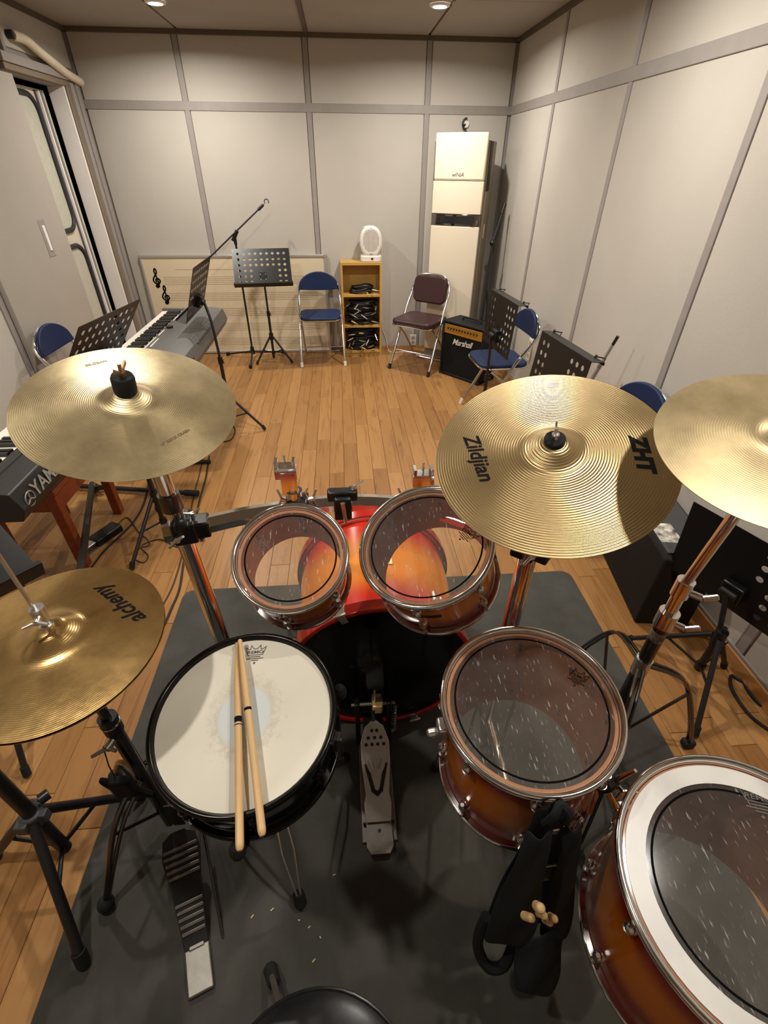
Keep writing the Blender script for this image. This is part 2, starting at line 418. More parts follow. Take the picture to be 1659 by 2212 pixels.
# ------------------------------------------------------------------ room shell
# floor: dark bed with separate planks
fl = struct('floor', MB().box(((XL + XR) / 2, (YB + YF) / 2, -.03), (XR - XL + .3, YB - YF + .3, .03)), M_GAP)
PW = .095
pm_cache = {}
def plank_mesh(L):
    key = round(L, 3)
    if key in pm_cache: return pm_cache[key]
    w = PW - .0012; l = key - .0012; c = .0016; mb = MB()
    o = [(-w / 2, -l / 2), (w / 2, -l / 2), (w / 2, l / 2), (-w / 2, l / 2)]; i_ = [(-w / 2 + c, -l / 2 + c), (w / 2 - c, -l / 2 + c), (w / 2 - c, l / 2 - c), (-w / 2 + c, l / 2 - c)]
    vs = [(x, y, -.015) for x, y in o] + [(x, y, -.0016) for x, y in o] + [(x, y, 0) for x, y in i_]
    fs = [(8, 9, 10, 11)] + [(4 + k, 4 + (k + 1) % 4, 8 + (k + 1) % 4, 8 + k) for k in range(4)] + [(k, (k + 1) % 4, 4 + (k + 1) % 4, 4 + k) for k in range(4)]
    me = bpy.data.meshes.new('plank'); me.from_pydata(vs, [], fs); me.materials.append(M_PLANK); pm_cache[key] = me; return me
rest = MB()
ncol = int((XR - XL) / PW) + 1
x0 = -.133 - PW * round((-.133 - XL) / PW + .5)
x = x0
while x < XR:
    cx = x + PW / 2
    if cx > XL - .04:
        y = YF - random.choice([0, .2, .4, .6]) * 1.0 - random.random() * .2
        while y < YB:
            L = .8; a, b = y, min(y + L, YB)
            if b > .12:
                if b - a > .04:
                    o = bpy.data.objects.new('plank', plank_mesh(b - a)); COL.objects.link(o); o.parent = fl; o.location = (cx, (a + b) / 2, 0)
            else:
                a2 = max(a, YF)
                if b > a2: rest.box((cx, (a2 + b) / 2, -.0075), (PW - .001, b - a2 - .001, .015))
            y += L
    x += PW
ro = obj('plank_rest', rest, M_PLANK, fl); ro['kind'] = 'stuff'

# back wall with panels and trim strips
def panels(wall, us, vs_, place, thick=.012, gap=.05):
    for i in range(len(us) - 1):
        for j in range(len(vs_) - 1):
            a, b = us[i] + gap / 2, us[i + 1] - gap / 2; c, d = vs_[j] + gap / 2, vs_[j + 1] - gap / 2
            obj('wall_panel', MB().box((0, 0, 0), (b - a, d - c, thick)), M_WALL, wall, M=place((a + b) / 2, (c + d) / 2, 0), bevel=.004)
def strip(wall, u0, v0, u1, v1, place, w=.04, name='trim_strip', mat=None):
    L = math.hypot(u1 - u0, v1 - v0); ang = math.atan2(v1 - v0, u1 - u0)
    obj(name, MB().box((0, 0, 0), (L, w, .02 if w < .05 else .023)), mat or M_TRIM, wall, M=place((u0 + u1) / 2, (v0 + v1) / 2, ang), bevel=.003)
T1, T2, T3 = -1.214, -.214, .784
wb = struct('wall_back', MB().box(((XL + XR) / 2, YB + .06, ZC / 2), (XR - XL + .4, .1, ZC + .1)), M_TRIM)
pb = lambda u, v, a: T(u, YB + .004, v) @ RX(R(90)) @ RZ(a)
panels(wb, [XL, T1, T2, T3, XR], [.0, ZT, ZC], pb)
for xx in (T1, T2, T3): strip(wb, xx, 0, xx, ZC, pb, .042)
strip(wb, XL, ZT, XR, ZT, pb, .06)
# right wall
R1, R2, R3 = 4.209, 3.139, 2.107
wr = struct('wall_right', MB().box((XR + .06, (YB + YF) / 2, ZC / 2), (.1, YB - YF + .2, ZC + .1)), M_TRIM)
pr = lambda u, v, a: T(XR + .004, u, v) @ RZ(R(-90)) @ RX(R(90)) @ RZ(-a) @ Matrix.Scale(1, 4)
panels(wr, [YF, -.02, 1.075, R3, R2, R1, YB], [0, ZT, ZC], pr)
for yy in (-.02, 1.075, R3, R2, R1): strip(wr, yy, 0, yy, ZC, pr, .042)
strip(wr, YF, ZT, YB, ZT, pr, .06)
bbr = struct('baseboard_right', MB().box((XR - .008, (YB + YF) / 2, .035), (.016, YB - YF, .07)).box((XR - .005, (YB + YF) / 2, .078), (.01, YB - YF, .016), 1), [M_BASEB, M_TRIM], bevel=.003)
struct('baseboard_back', MB().box((T3 - .2, YB - .004, .012), (1.2, .014, .024)), M_BASEB)
# left wall with the door opening
DY0, DY1, DZ = 4.185, 4.955, 2.10
wl = MB()
wl.box((XL - .06, (YF + DY0) / 2, ZC / 2), (.1, DY0 - YF, ZC + .1)).box((XL - .06, (DY1 + YB) / 2 + .05, ZC / 2), (.1, YB - DY1 + .1, ZC + .1)).box((XL - .06, (DY0 + DY1) / 2, (DZ + ZC) / 2 + .02), (.1, DY1 - DY0, ZC - DZ + .06))
wlo = struct('wall_left', wl, M_TRIM)
pl = lambda u, v, a: T(XL - .004, u, v) @ RZ(R(90)) @ RX(R(90)) @ RZ(a)
panels(wlo, [YF, -.02, 1.0, 2.08, 3.19], [0, ZT], pl); panels(wlo, [YF, -.02, 1.0, 2.08, 3.19, 4.26, YB], [ZT + .18, ZC], pl)
for yy in (-.02, 1.0, 2.08, 3.19): strip(wlo, yy, 0, yy, ZC, lambda u, v, a: T(XL + .0, u, v) @ RZ(R(90)) @ RX(R(90)) @ RZ(a), .045)
strip(wlo, 4.26, 2.14, 4.26, ZC, lambda u, v, a: T(XL + .0, u, v) @ RZ(R(90)) @ RX(R(90)) @ RZ(a), .035)
strip(wlo, YF, ZT, 4.18, ZT, lambda u, v, a: T(XL + .0, u, v) @ RZ(R(90)) @ RX(R(90)) @ RZ(a), .06)
# sliding door leaf parked before the opening
d1 = struct('door_1', MB().box((0, 0, 0), (.034, .96, 2.07)), M_DOOR, loc=(XL + .019, 3.705, 1.04), bevel=.003)
obj('handle_plate', MB().box((.018, .19, .17), (.004, .085, .22)), M_TRIM, d1, bevel=.002)
obj('handle', MB().box((.022, .19, .17), (.008, .03, .15)), M_WHITE, d1, bevel=.003)
# door frame
tr = MB().box((XL + .01, 4.64, DZ + .055), (.05, 1.0, .05)).box((XL + .008, 4.64, DZ + .012), (.03, .98, .035), 1)
tr.box((XL + .012, 5.05, 1.06), (.05, .05, 2.12)).box((XL + .004, 5.0, 1.05), (.03, .05, 2.1), 1).box((XL + .016, 5.15, 1.08), (.035, .06, 2.16))
struct('trim_1', tr, [M_TRIM, pm('door_frame_brown', (126, 112, 94), .5)], bevel=.003)
struct('trim_2', MB().box((XL - .05, 4.955, 1.05), (.12, .02, 2.1)).box((XL - .035, 4.962, 1.05), (.02, .03, 2.1)), M_WHITE, bevel=.002)
# outer door seen through the opening
d2 = struct('door_2', MB().box((0, .04, 0), (.03, .76, 2.02)), M_CREAM, loc=(XL - .135, 4.47, 1.05), bevel=.004)
def loop(z0, z1):
    mb = MB(); P = rrect(.50, z1 - z0, .11, 8)
    return mb.tube([(.018, p[0] - .02, p[1] + (z0 + z1) / 2 - 1.03) for p in P], .019, 8, closed=True)
for z0, z1 in ((1.17, 2.0), (.16, 1.06)):
    obj('gasket', loop(z0, z1), M_GASKET, d2)
    P = rrect(.48, z1 - z0 - .02, .10, 8)
    obj('pane', MB().prism([(p[0], p[1]) for p in P], 0, .006, 0, T(.012, -.03, (z0 + z1) / 2 - 1.03) @ RZ(R(90)) @ RX(R(90))), pm('frosted_pane', (190, 188, 172), .3), d2)
obj('edge_strip', MB().box((.02, .27, 0), (.012, .016, 2.0)), pm('violet_grey_seal', (86, 78, 92), .5), d2)
obj('edge_strip', MB().box((.02, .31, 0), (.02, .02, 2.0)), M_WHITE, d2)
obj('edge_strip', MB().box((.02, .35, 0), (.012, .03, 2.0)), pm('grey_seal', (120, 118, 116), .5), d2)
struct('wall_outside', MB().box((XL - .5, 4.6, 1.2), (.04, 1.6, 2.6)).box((XL - .3, 3.85, 1.2), (.5, .04, 2.6)).box((XL - .3, 5.3, 1.2), (.5, .04, 2.6)).box((XL - .3, 4.6, 2.3), (.5, 1.6, .3), 1), [M_BLACK, M_MAROON])
# pipe lagging over the door
pp = smoothpts([(XL + .03, 4.36, 2.275), (XL + .05, 4.48, 2.27), (XL + .052, 4.62, 2.235), (XL + .05, 4.85, 2.19), (XL + .045, 5.0, 2.165), (XL + .05, 5.19, 2.14)], 5)
pi = thing('pipe_lagging', 'cream foam wrapped pipe bending along the wall over the sliding door', 'pipe', (XL + .03, 4.36, 2.2))
def shift(P, o): return [tuple(V(p) - V(o)) for p in P]
obj('foam_sleeve', MB().tube(shift(pp, (XL + .03, 4.36, 2.2)), .028, 12), M_FOAM, pi)
obj('dark_collar', MB().cyl((-.04, -.005, .078), (.01, -.005, .077), .022, n=12), M_GASKET, pi)
# ceiling
cl = struct('ceiling', MB().box(((XL + XR) / 2, (YB + YF) / 2, ZC + .06), (XR - XL + .3, YB - YF + .3, .1)), M_SEAMGAP)
cxs = [XL, -1.19, -.2, .78, XR]; cys = [YF, 0, 2.1, 4.2, YB]
for i in range(4):
    for j in range(4):
        a, b, c, d = cxs[i], cxs[i + 1], cys[j], cys[j + 1]; g = .012 if True else 0
        obj('ceiling_panel', MB().box((0, 0, 0), (b - a - (.03 if i in (1, 2) else .006), d - c - .006, .012)), M_CEIL, cl, loc=((a + b) / 2, (c + d) / 2, ZC + .007), bevel=.003)
tc = MB().box(((XL + XR) / 2, YB - .012, ZC - .012), (XR - XL, .03, .03)).box((XR - .012, (YB + YF) / 2, ZC - .012), (.03, YB - YF, .03)).box((XL + .012, (YB + YF) / 2, ZC - .012), (.03, YB - YF, .03)).box((-.2, (YB + YF) / 2, ZC - .002), (.03, YB - YF, .012))  # wall-edge strips: dark brown painted in for the shadow gap; middle one a seam
struct('shadow_gap_and_seam', tc, M_SEAMGAP)
struct('wall_front', MB().box(((XL + XR) / 2, YF - .06, ZC / 2), (XR - XL + .4, .1, ZC + .1)), M_WALL)

# ------------------------------------------------------------------ mat
mx0, mx1, my0, my1 = -.80, 1.066, -.35, 1.655
mt = obj('drum_mat', MB().prism([(p[0] + (mx0 + mx1) / 2, p[1] + (my0 + my1) / 2) for p in rrect(mx1 - mx0, my1 - my0, .05)], .0005, .006), M_MAT)
tag(mt, 'large charcoal carpet mat on the wood floor under the drum kit', 'mat')
ZM = .0065
# crumbs on the mat
for i, q in enumerate([(668, 2003), (646, 1988), (545, 1980), (588, 1965), (697, 2145), (722, 1890), (678, 2075), (692, 2025)]):
    p = atz(*q, ZM); c = MB().box((0, 0, .001), (.004 + random.random() * .006, .003, .002), M=RZ(random.random() * 3))
    o = obj('wood_crumb', c, pm('crumb', (190, 180, 130), .8), loc=p); tag(o, 'tiny pale splinter lying on the charcoal mat near the stool', 'crumb', 'splinters on the mat')

# ------------------------------------------------------------------ drums
def crown(size, mb=None, z=.0002, text='REMO', lines=3):
    mb = mb or MB(); s = size
    P = [(-.42, -.15), (.42, -.15), (.58, .36), (.40, .22), (.30, .20), (.26, .46), (.13, .27), (0, .22), (-.13, .27), (-.26, .46), (-.30, .20), (-.40, .22), (-.58, .36)]
    mb.ribbon([(x * s, y * s) for x, y in P], .035 * s, z, z + .0003, closed=True)
    text_mb(text, .27 * s, .00015, M=T(0, .02 * s, z + .0002) @ Matrix.Diagonal((1.25, 1, 1, 1)), mb=mb, bold=.004 * s)
    for k in range(lines):
        mb.box((0, -.26 * s - k * .11 * s, z + .0002), ((.6, .95, .4)[k % 3] * s, .045 * s, .0003))
    mb.lathe([(.0, z + .0004), (.06 * s, z + .0004), (.06 * s, z), (0.0, z)], 12, M=T(0, -.26 * s - lines * .11 * s - .05 * s, 0))
    return mb
def drum(name, label, Rh, depth, C, nrm, mshell, nl=6, x=(1, 0, 0), hoopm=None, head=None, stripe=None, logo=None, lugm=None, inner=None, a0=.3, split=True, ring=None, badge=None, cat='drum', rhead=None, rodlen=.05):
    n = V((*nrm, 1)).normalized(); B = V(C) - n * depth; Mx = frame(B, x, n); Mi = Mx.inverted()
    t = thing(name, label, cat, M=Mx); Rs = Rh - .015; d = depth
    hoopm = hoopm or M_CHROME; lugm = lugm or M_CHROME2
    sh = MB().lathe([(Rs, .014), (Rs, d * .25), (Rs, d * .5), (Rs, d * .75), (Rs, d - .014)], 72, 0)
    sh.lathe([(Rs - .007, d - .014), (Rs - .007, d * .5), (Rs - .007, .014)], 72, 1)
    sh.lathe([(Rs, d - .014), (Rs - .0035, d - .0125), (Rs - .007, d - .014)], 72, 2); sh.lathe([(Rs - .007, .014), (Rs - .0035, .0125), (Rs, .014)], 72, 2)
    obj('shell', sh, [mshell, inner or M_WOODIN, M_EDGE], t)
    hp = [(Rs + .0015, d - .0115), (Rs + .0015, d - .021), (Rs + .0125, d - .0225), (Rs + .0125, d - .0195), (Rs + .0060, d - .018), (Rs + .0065, d - .009)] + [(Rh - .0055 + .0058 * math.cos(q_), d - .0055 + .0058 * math.sin(q_)) for q_ in [R(-110 + 29 * k_) for k_ in range(10)]] + [(Rs + .0025, d - .009)]
    obj('hoop', MB().lathe(hp, 72, 0, closed=True), hoopm, t)
    obj('hoop', MB().lathe([(r, d - z) for r, z in reversed(hp)], 72, 0, closed=True), hoopm, t)
    zh = d - .0115
    hd = obj('batter_head', MB().disc(Rs + .001, 0, 72), head or M_CLEAR, t, loc=(0, 0, zh))
    obj('resonant_head', MB().disc(Rs + .001, 0, 72), rhead or M_CLEARB, t, loc=(0, 0, .0115))
    if stripe: obj('ring_print', MB().lathe([(stripe - .002, .0004), (stripe + .002, .0004)], 72), M_RINGBLK, hd)
    if ring: obj('muffle_ring', MB().lathe([(ring[0], .0003), (ring[0], .0018), (ring[1], .0018), (ring[1], .0003)], 72, closed=True), M_WRING, hd)
    if logo:
        (px, py), ang, sz, lm = logo
        # the printed mark sits where its pixel ray meets the head
        rr = ray(px, py); nn = Mx.to_3x3() @ V((0, 0, 1)); c0 = Mx @ V((0, 0, zh)); p0 = V((0, 0, CAMH)); tt = (c0 - p0).dot(nn) / rr.dot(nn); q = Mi @ (p0 + rr * tt)
        obj('maker_print', crown(sz), lm, hd, M=T(q.x, q.y, .0006) @ RZ(ang))
    # lugs
    lug = MB()
    ztop = d - .062
    lug.ball((Rs + .008, 0, ztop), .013, 12, sc=(.75, .8, 1.25)).cyl((Rs + .010, 0, ztop), (Rs + .0105, 0, ztop - .016), .009, .0045, 10).cyl((Rs - .001, 0, ztop), (Rs + .006, 0, ztop), .011, n=12)
    rod = MB().cyl((Rs + .0105, 0, ztop + .01), (Rs + .0105, 0, d - .018), .003, n=8).cyl((Rs + .0105, 0, d - .0245), (Rs + .0105, 0, d - .012), .0062, n=8).box((Rs + .0105, 0, d - .009), (.0055, .0055, .008))
    me_l = me_r = None; scr = MB()
    for k in range(nl):
        a = a0 + 2 * math.pi * k / nl
        for flip in (0, 1):
            Mk = RZ(a)
            if flip: Mk = T(0, 0, d) @ RX(math.pi) @ RZ(-a)
            if me_l is None:
                lo = obj('lug', lug, lugm, t, M=Mk); rl = obj('tension_rod', rod, lugm, lo); me_l = lo; me_r = rl
            else:
                lo = link_copy(me_l, t, Mk); link_copy(me_r, lo)
        for zz in (ztop - .008, ztop + .008, .055, .07):
            scr.cyl(((Rs - .0068) * math.cos(a), (Rs - .0068) * math.sin(a), zz), ((Rs - .0095) * math.cos(a), (Rs - .0095) * math.sin(a), zz), .0048, n=8)
    o = obj('lug_screws', scr, M_DSTEEL, t); o['kind'] = 'stuff'
    if badge:
        a, zz, w, h, bm = badge; bd = MB(); k = 8
        for i in range(k):
            a1, a2 = a - w / Rs / 2 + w / Rs * i / k, a - w / Rs / 2 + w / Rs * (i + 1) / k; r = Rs + .001
            bd.add([(r * math.cos(a1), r * math.sin(a1), zz - h / 2), (r * math.cos(a2), r * math.sin(a2), zz - h / 2), (r * math.cos(a2), r * math.sin(a2), zz + h / 2), (r * math.cos(a1), r * math.sin(a1), zz + h / 2)], [(0, 1, 2, 3)])
        obj('badge', bd, bm, t)
    return t, Mx
BM, BE = (206, 112, 6), (128, 14, 5)
TOM1 = ((-.152, .873, .875), (-.018, -.528)); TOM2 = ((.173, .87, .898), (-.324, -.366))
FT1 = ((.366, .555, .709), (-.078, -.07)); FT2 = ((.645, .211, .673), (-.10, -.05))
SN = ((-.236, .556, .733), (-.017, -.121))
tom1, MT1 = drum('rack_tom', 'smaller sunburst rack tom with clear head, mounted left of the bigger tom', .142, .185, *TOM1, mburst('sunburst_small_tom', .185, BM, BE), 6, stripe=.110, logo=((566, 1178), R(115), .030, M_PRINTGREY), a0=R(20))
tom2, MT2 = drum('rack_tom', 'bigger sunburst rack tom with clear head, beside the ride cymbal', .168, .20, *TOM2, mburst('sunburst_big_tom', .20, BM, BE), 6, stripe=.137, logo=((1012, 1152), R(-62), .040, M_PRINT), a0=R(12), badge=(R(-100), .105, .062, .016, M_KBDARK))
ft1, MF1 = drum('floor_tom', 'sunburst floor tom with clear head and the stick bag hanging on it', .193, .34, *FT1, mburst('sunburst_floor_tom', .34, BM, BE), 8, stripe=.160, logo=((1248, 1462), R(-38), .038, M_PRINT), a0=R(-12))
ft2, MF2 = drum('floor_tom', 'large sunburst floor tom with a white ring around its clear head', .2185, .40, *FT2, mburst('sunburst_large_floor_tom', .40, BM, BE), 8, stripe=.157, ring=(.167, .2), logo=((1637, 1725), R(-20), .05, M_PRINTGREY), a0=R(5))
sn, MS = drum('snare_drum', 'black snare drum with worn white coated head, two sticks lying on it', .189, .15, *SN, M_SNARE, 8, hoopm=M_HOOPBLK, head=M_COAT, rhead=M_CLEARB, lugm=M_HOOPBLK, inner=M_SNARE, a0=R(10), logo=((552, 1410), R(0), .040, M_PRINTGREY))
# snare throw-off
so = MB().box((.18, -.012, .085), (.02, .03, .075)).box((.195, -.012, .10), (.012, .018, .06)).cyl((.2, -.012, .115), (.2, -.012, .055), .004, n=8)
obj('strainer', so, M_DSTEEL, sn, M=RZ(R(-12)))
# snare wires seen nowhere from above, butt plate opposite
obj('butt_plate', MB().box((-.182, 0, .06), (.016, .04, .03)), M_DSTEEL, sn, M=RZ(R(-12)))

# kick drum, axis towards the drummer
KD, KRH = .49, .298
Mk = frame((.075, 1.415, .312), (1, 0, 0), (0, -1, 0))
kk = thing('bass_drum', 'red and orange sunburst bass drum with black head behind the foot pedal', 'drum', M=Mk)
Ks = KRH - .019
k = MB().lathe([(Ks, .03), (Ks, .12), (Ks, .25), (Ks, .37), (Ks, KD - .03)], 96, 0).lathe([(Ks - .008, KD - .03), (Ks - .008, .03)], 96, 1)
obj('shell', k, [mburst('sunburst_kick', KD, (238, 140, 16), (206, 36, 12)), M_WOODIN], kk)
for z0 in (0, KD - .042):
    obj('hoop', MB().lathe([(Ks + .004, z0), (KRH, z0), (KRH, z0 + .042), (Ks + .004, z0 + .042)], 96, closed=True), M_REDHOOP, kk, bevel=.003)
    zr = .043 if z0 == 0 else z0 - .001
    obj('hoop_line', MB().lathe([(Ks + .001, zr), (KRH - .006, zr), (KRH - .006, zr + .004), (Ks + .001, zr + .004)], 96, closed=True), M_CHROME2, kk)
obj('batter_head', MB().disc(Ks + .003, KD - .008, 96), M_KBLK, kk)
obj('resonant_head', MB().disc(Ks + .003, .008, 96), M_KBLK, kk)
claw = MB().box((KRH + .006, 0, KD - .022), (.012, .026, .052)).box((KRH - .01, 0, KD + .003), (.03, .022, .006)).cyl((KRH + .012, 0, KD - .08), (KRH + .012, 0, KD + .006), .0045, n=8).cyl((KRH + .012, -.02, KD + .006), (KRH + .012, .02, KD + .006), .005, n=8)
lg = MB().box((Ks + .008, 0, KD - .10), (.016, .02, .045))
c0 = l0 = None
for i in range(6):
    a = R(53 + 60 * i)
    if c0 is None: c0 = obj('claw', claw, M_CHROME2, kk, M=RZ(a), bevel=.003); l0 = obj('lug', lg, M_CHROME2, kk, M=RZ(a), bevel=.006)
    else: link_copy(c0, kk, RZ(a)); link_copy(l0, kk, RZ(a))
obj('badge', MB().box((0, 0, 0), (.034, .055, .002)), M_BRASSBADGE, kk, M=RZ(R(83)) @ T(Ks + .002, 0, KD * .52) @ RY(R(90)) @ RZ(R(90)), bevel=.002)
for s in (-1, 1):
    obj('spur', MB().cyl((s * .25, -.13, .12), (s * .36, -.29, .02), .008, n=10).ball((s * .36, -.29, .02), .012, 8), M_CHROME2, kk)

# ------------------------------------------------------------------ drum sticks on the snare
def on_plane(px, py, C, nrm, off):
    n = V((*nrm, 1)).normalized(); c = V(C) + n * off; d = ray(px, py); p0 = V((0, 0, CAMH)); return p0 + d * ((c - p0).dot(n) / d.dot(n))
def stick(name, tip, butt, label, band, group):
    L = (butt - tip).length; z = (butt - tip).normalized(); M = frame(tip, (1, 0, 0), z)
    t = thing(name, label, 'drumstick', M=M, group=group)
    pr = [(.0005, 0), (.0042, .002), (.0055, .007), (.0048, .012), (.0036, .016), (.0045, .035), (.0068, .085), (.0073, .12), (.0073, L - .01), (.0066, L - .004), (.004, L), (.0003, L)]
    obj('shaft', MB().lathe(pr, 16), M_STICK, t)
    for z0, w in band: obj('printed_band', MB().lathe([(.00745, z0), (.00745, z0 + w)], 16), M_PRINT, t)
    return t
stick('drumstick', on_plane(512, 1388, *SN, -.001), on_plane(518, 1838, *SN, .010), 'pale hickory drumstick on the snare with a dark band round its middle', [(.178, .012), (.194, .002)], 'sticks on the snare')
stick('drumstick', on_plane(518, 1381, *SN, .014), on_plane(567, 1806, *SN, .010), 'pale hickory drumstick on the snare with a small dark mark at its middle', [(.165, .006)], 'sticks on the snare')

# ------------------------------------------------------------------ cymbals
def zprof(Rc, r, bell, bow=.020, bh=.022):
    return bow * (1 - (r / Rc) ** 1.5) + bh * math.exp(-(r / (bell * .80)) ** 3)
def cymbal(name, label, Rc, C, nrm, mat, bell, x=(1, 0, 0), bow=.018, bh=.02, logos=(), flip=False, group=None):
    n = V((*nrm, 1)).normalized(); Mx = frame(C, x, n)
    t = thing(name, label, 'cymbal', M=Mx, group=group)
    rs = [.006, .012, .02, .03] + [bell * q for q in (.55, .64, .72, .8, .88, .96, 1.04, 1.12, 1.2, 1.3)] + [bell * 1.3 + (Rc - bell * 1.3) * q / 14 for q in range(1, 15)]
    rs = sorted(set(round(r, 5) for r in rs)); th = .0012; sgn = -1 if flip else 1
    top = [(r, sgn * zprof(Rc, r, bell, bow, bh)) for r in rs]; bot = [(r, z - th) for r, z in reversed(top)]
    obj('plate', MB().lathe(top + bot, 128, closed=True), mat, t, sharp=60)
    for body, ang, rad, size, kw, lm in logos:
        # ang: direction on the plate of the print's centre, rad: radius; the reading turn is kw['turn']
        kw = dict(kw); turn = kw.pop('turn'); base = T(rad * math.cos(ang), rad * math.sin(ang), 0) @ RZ(turn)
        warp = lambda p: V((p.x, p.y, zprof(Rc, math.hypot(p.x, p.y), bell, bow, bh) + .0005 + p.z))
        obj('printed_logo', text_mb(body, size, .0002, M=base, warp=warp, **kw), lm, t)
    return t, Mx
CA = ((-.486, 1.04, 1.193), (.181, -.264)); CB = ((.443, .879, 1.123), (-.227, -.357)); CC = ((.752, .675, 1.247), (-.166, -.242)); CH = ((-.563, .622, .908), (.001, -.063))
cymbal('crash_cymbal', 'pale bronze crash cymbal over the keyboards with a tall black felt', .2286, *CA, M_CY_A, .052, bow=.020, bh=.022, logos=[('ZILDJIAN', R(128), .168, .012, dict(turn=R(38), bold=.0006), M_PRINTBROWN), ('16" ROCK CRASH', R(-40), .150, .0095, dict(turn=R(50), bold=.0003), M_PRINTBROWN)])
cymbal('ride_cymbal', 'large bronze ride cymbal with black printed letters left and right of its bell', .254, *CB, M_CY_B, .062, bow=.022, bh=.024, logos=[('Zildjian', R(172), .160, .047, dict(turn=R(-84), shear=.3, bold=.0009, spacing=1.0), M_PRINT), ('ZHT', R(-14), .176, .046, dict(turn=R(-98), shear=.1, bold=.0028, spacing=1.05), M_PRINT)])
cymbal('crash_cymbal', 'dull bronze crash cymbal on the straight chrome stand by the wall', .2032, *CC, M_CY_C, .048, bow=.020, bh=.020)
cymbal('hi_hat_cymbal', 'shiny upper hi-hat cymbal with dark script lettering near its edge', .1905, *CH, M_CY_H, .056, bow=.018, bh=.026, logos=[('alchemy', R(40), .118, .044, dict(turn=R(141), shear=.35, bold=.0008), M_PRINT)])
nh = V((*CH[1], 1)).normalized()
cymbal('hi_hat_cymbal', 'lower hi-hat cymbal turned upside down under the shiny lettered one', .1905, tuple(V(CH[0]) - nh * .006), CH[1], M_CY_H, .046, bow=.016, bh=.02, flip=True)

# ------------------------------------------------------------------ rack with posts and arms
def onv(px, py, x, y):
    d = ray(px, py); return CAMH + d.z * math.hypot(x, y) / math.hypot(d.x, d.y)
def wing(mb, c, ax, side, s=.02):
    """wing screw: hub + two wings"""
    c = V(c); ax = V(ax).normalized(); side = V(side).normalized()
    mb.cyl(c, c + ax * s * .8, s * .32, n=10)
    for q in (-1, 1): mb.cyl(c + ax * s * .6, c + ax * s * 1.15 + side * q * s * 1.1, s * .2, s * .14, n=8)
    return mb
PL0, PL1 = V((-.428, 1.055, ZM)), V((-.478, 1.05, 1.165)); PR0, PR1 = V((.458, .905, ZM)), V((.450, .893, 1.09))
rk = thing('drum_rack', 'chrome drum rack with curved bar and two posts holding the toms', 'drum rack')
def seg(P0, P1, z0, z1): 
    f = lambda z: P0 + (P1 - P0) * ((z - P0.z) / (P1.z - P0.z)); return f(z0), f(z1)
for P0, P1 in ((PL0, PL1), (PR0, PR1)):
    a, b = seg(P0, P1, .03, .93); obj('post', MB().cyl(a, b, .0245, n=28), M_CHROME, rk)
    obj('foot', MB().cyl((P0.x, P0.y - .26, .03), (P0.x, P0.y + .26, .03), .017, n=16).ball((P0.x, P0.y - .26, .0235), .017, 10).ball((P0.x, P0.y + .26, .0235), .017, 10), M_CHROME2, rk)
    a, b = seg(P0, P1, .93, P1.z - .02); obj('cymbal_tube', MB().cyl(a, b, .021, n=24), M_CHROME, rk)
    a, b = seg(P0, P1, .90, .95); obj('collar', MB().cyl(a, b, .0275, n=20), M_DSTEEL, rk)
ZB = .842
barp = smoothpts([(PL0.x - .07, 1.02, ZB), (-.40, 1.052, ZB), (-.26, 1.095, ZB), (-.02, 1.13, ZB), (.2, 1.09, ZB), (.36, .99, ZB), (.50, .87, ZB)], 6)
obj('cross_bar', MB().tube(barp, .0255, 6), M_CHROME, rk, sharp=25)
def clampbox(c, rz):
    return MB().box((0, 0, 0), (.062, .066, .066), M=T(*c) @ RZ(rz)).box((0, -.0, .028), (.04, .08, .02), M=T(*c) @ RZ(rz))
for c, rz in (((-.448, 1.04, ZB), R(12)), ((.45, .91, ZB), R(-40))):
    cb = obj('clamp', clampbox(c, rz).box((0, 0, 0), (.04, .055, .05), M=T(*c) @ RZ(rz) @ T(.045, 0, 0)), M_BLACKSAT, rk, bevel=.006)
    obj('wing_screw', wing(MB(), V(c) + V((-.005, -.036, .0)), (0, -1, .2), (1, 0, .8), .026), M_CHROME2, cb); obj('wing_screw', wing(MB(), V(c) + V((.03, .0, .035)), (0, 0, 1), (1, .6, 0), .02), M_CHROME2, cb)
# centre clamp on the bar (nothing mounted)
cc = V((-.024, 1.125, ZB)); cb = obj('clamp', MB().box((0, -.022, .0), (.05, .022, .075), M=T(*cc)).box((0, 0, .034), (.086, .032, .03), M=T(*cc)).box((0, .02, 0), (.05, .02, .06), M=T(*cc)), M_BLACKSAT, rk, bevel=.006)
obj('lever', MB().cyl(cc + V((0, -.04, .03)), cc + V((.006, -.044, -.035)), .007, .005, 8), M_CHROME2, cb); obj('wing_screw', wing(MB(), cc + V((.03, .0, .045)), (.5, .2, 1), (1, 0, 0.4), .02), M_CHROME2, cb)
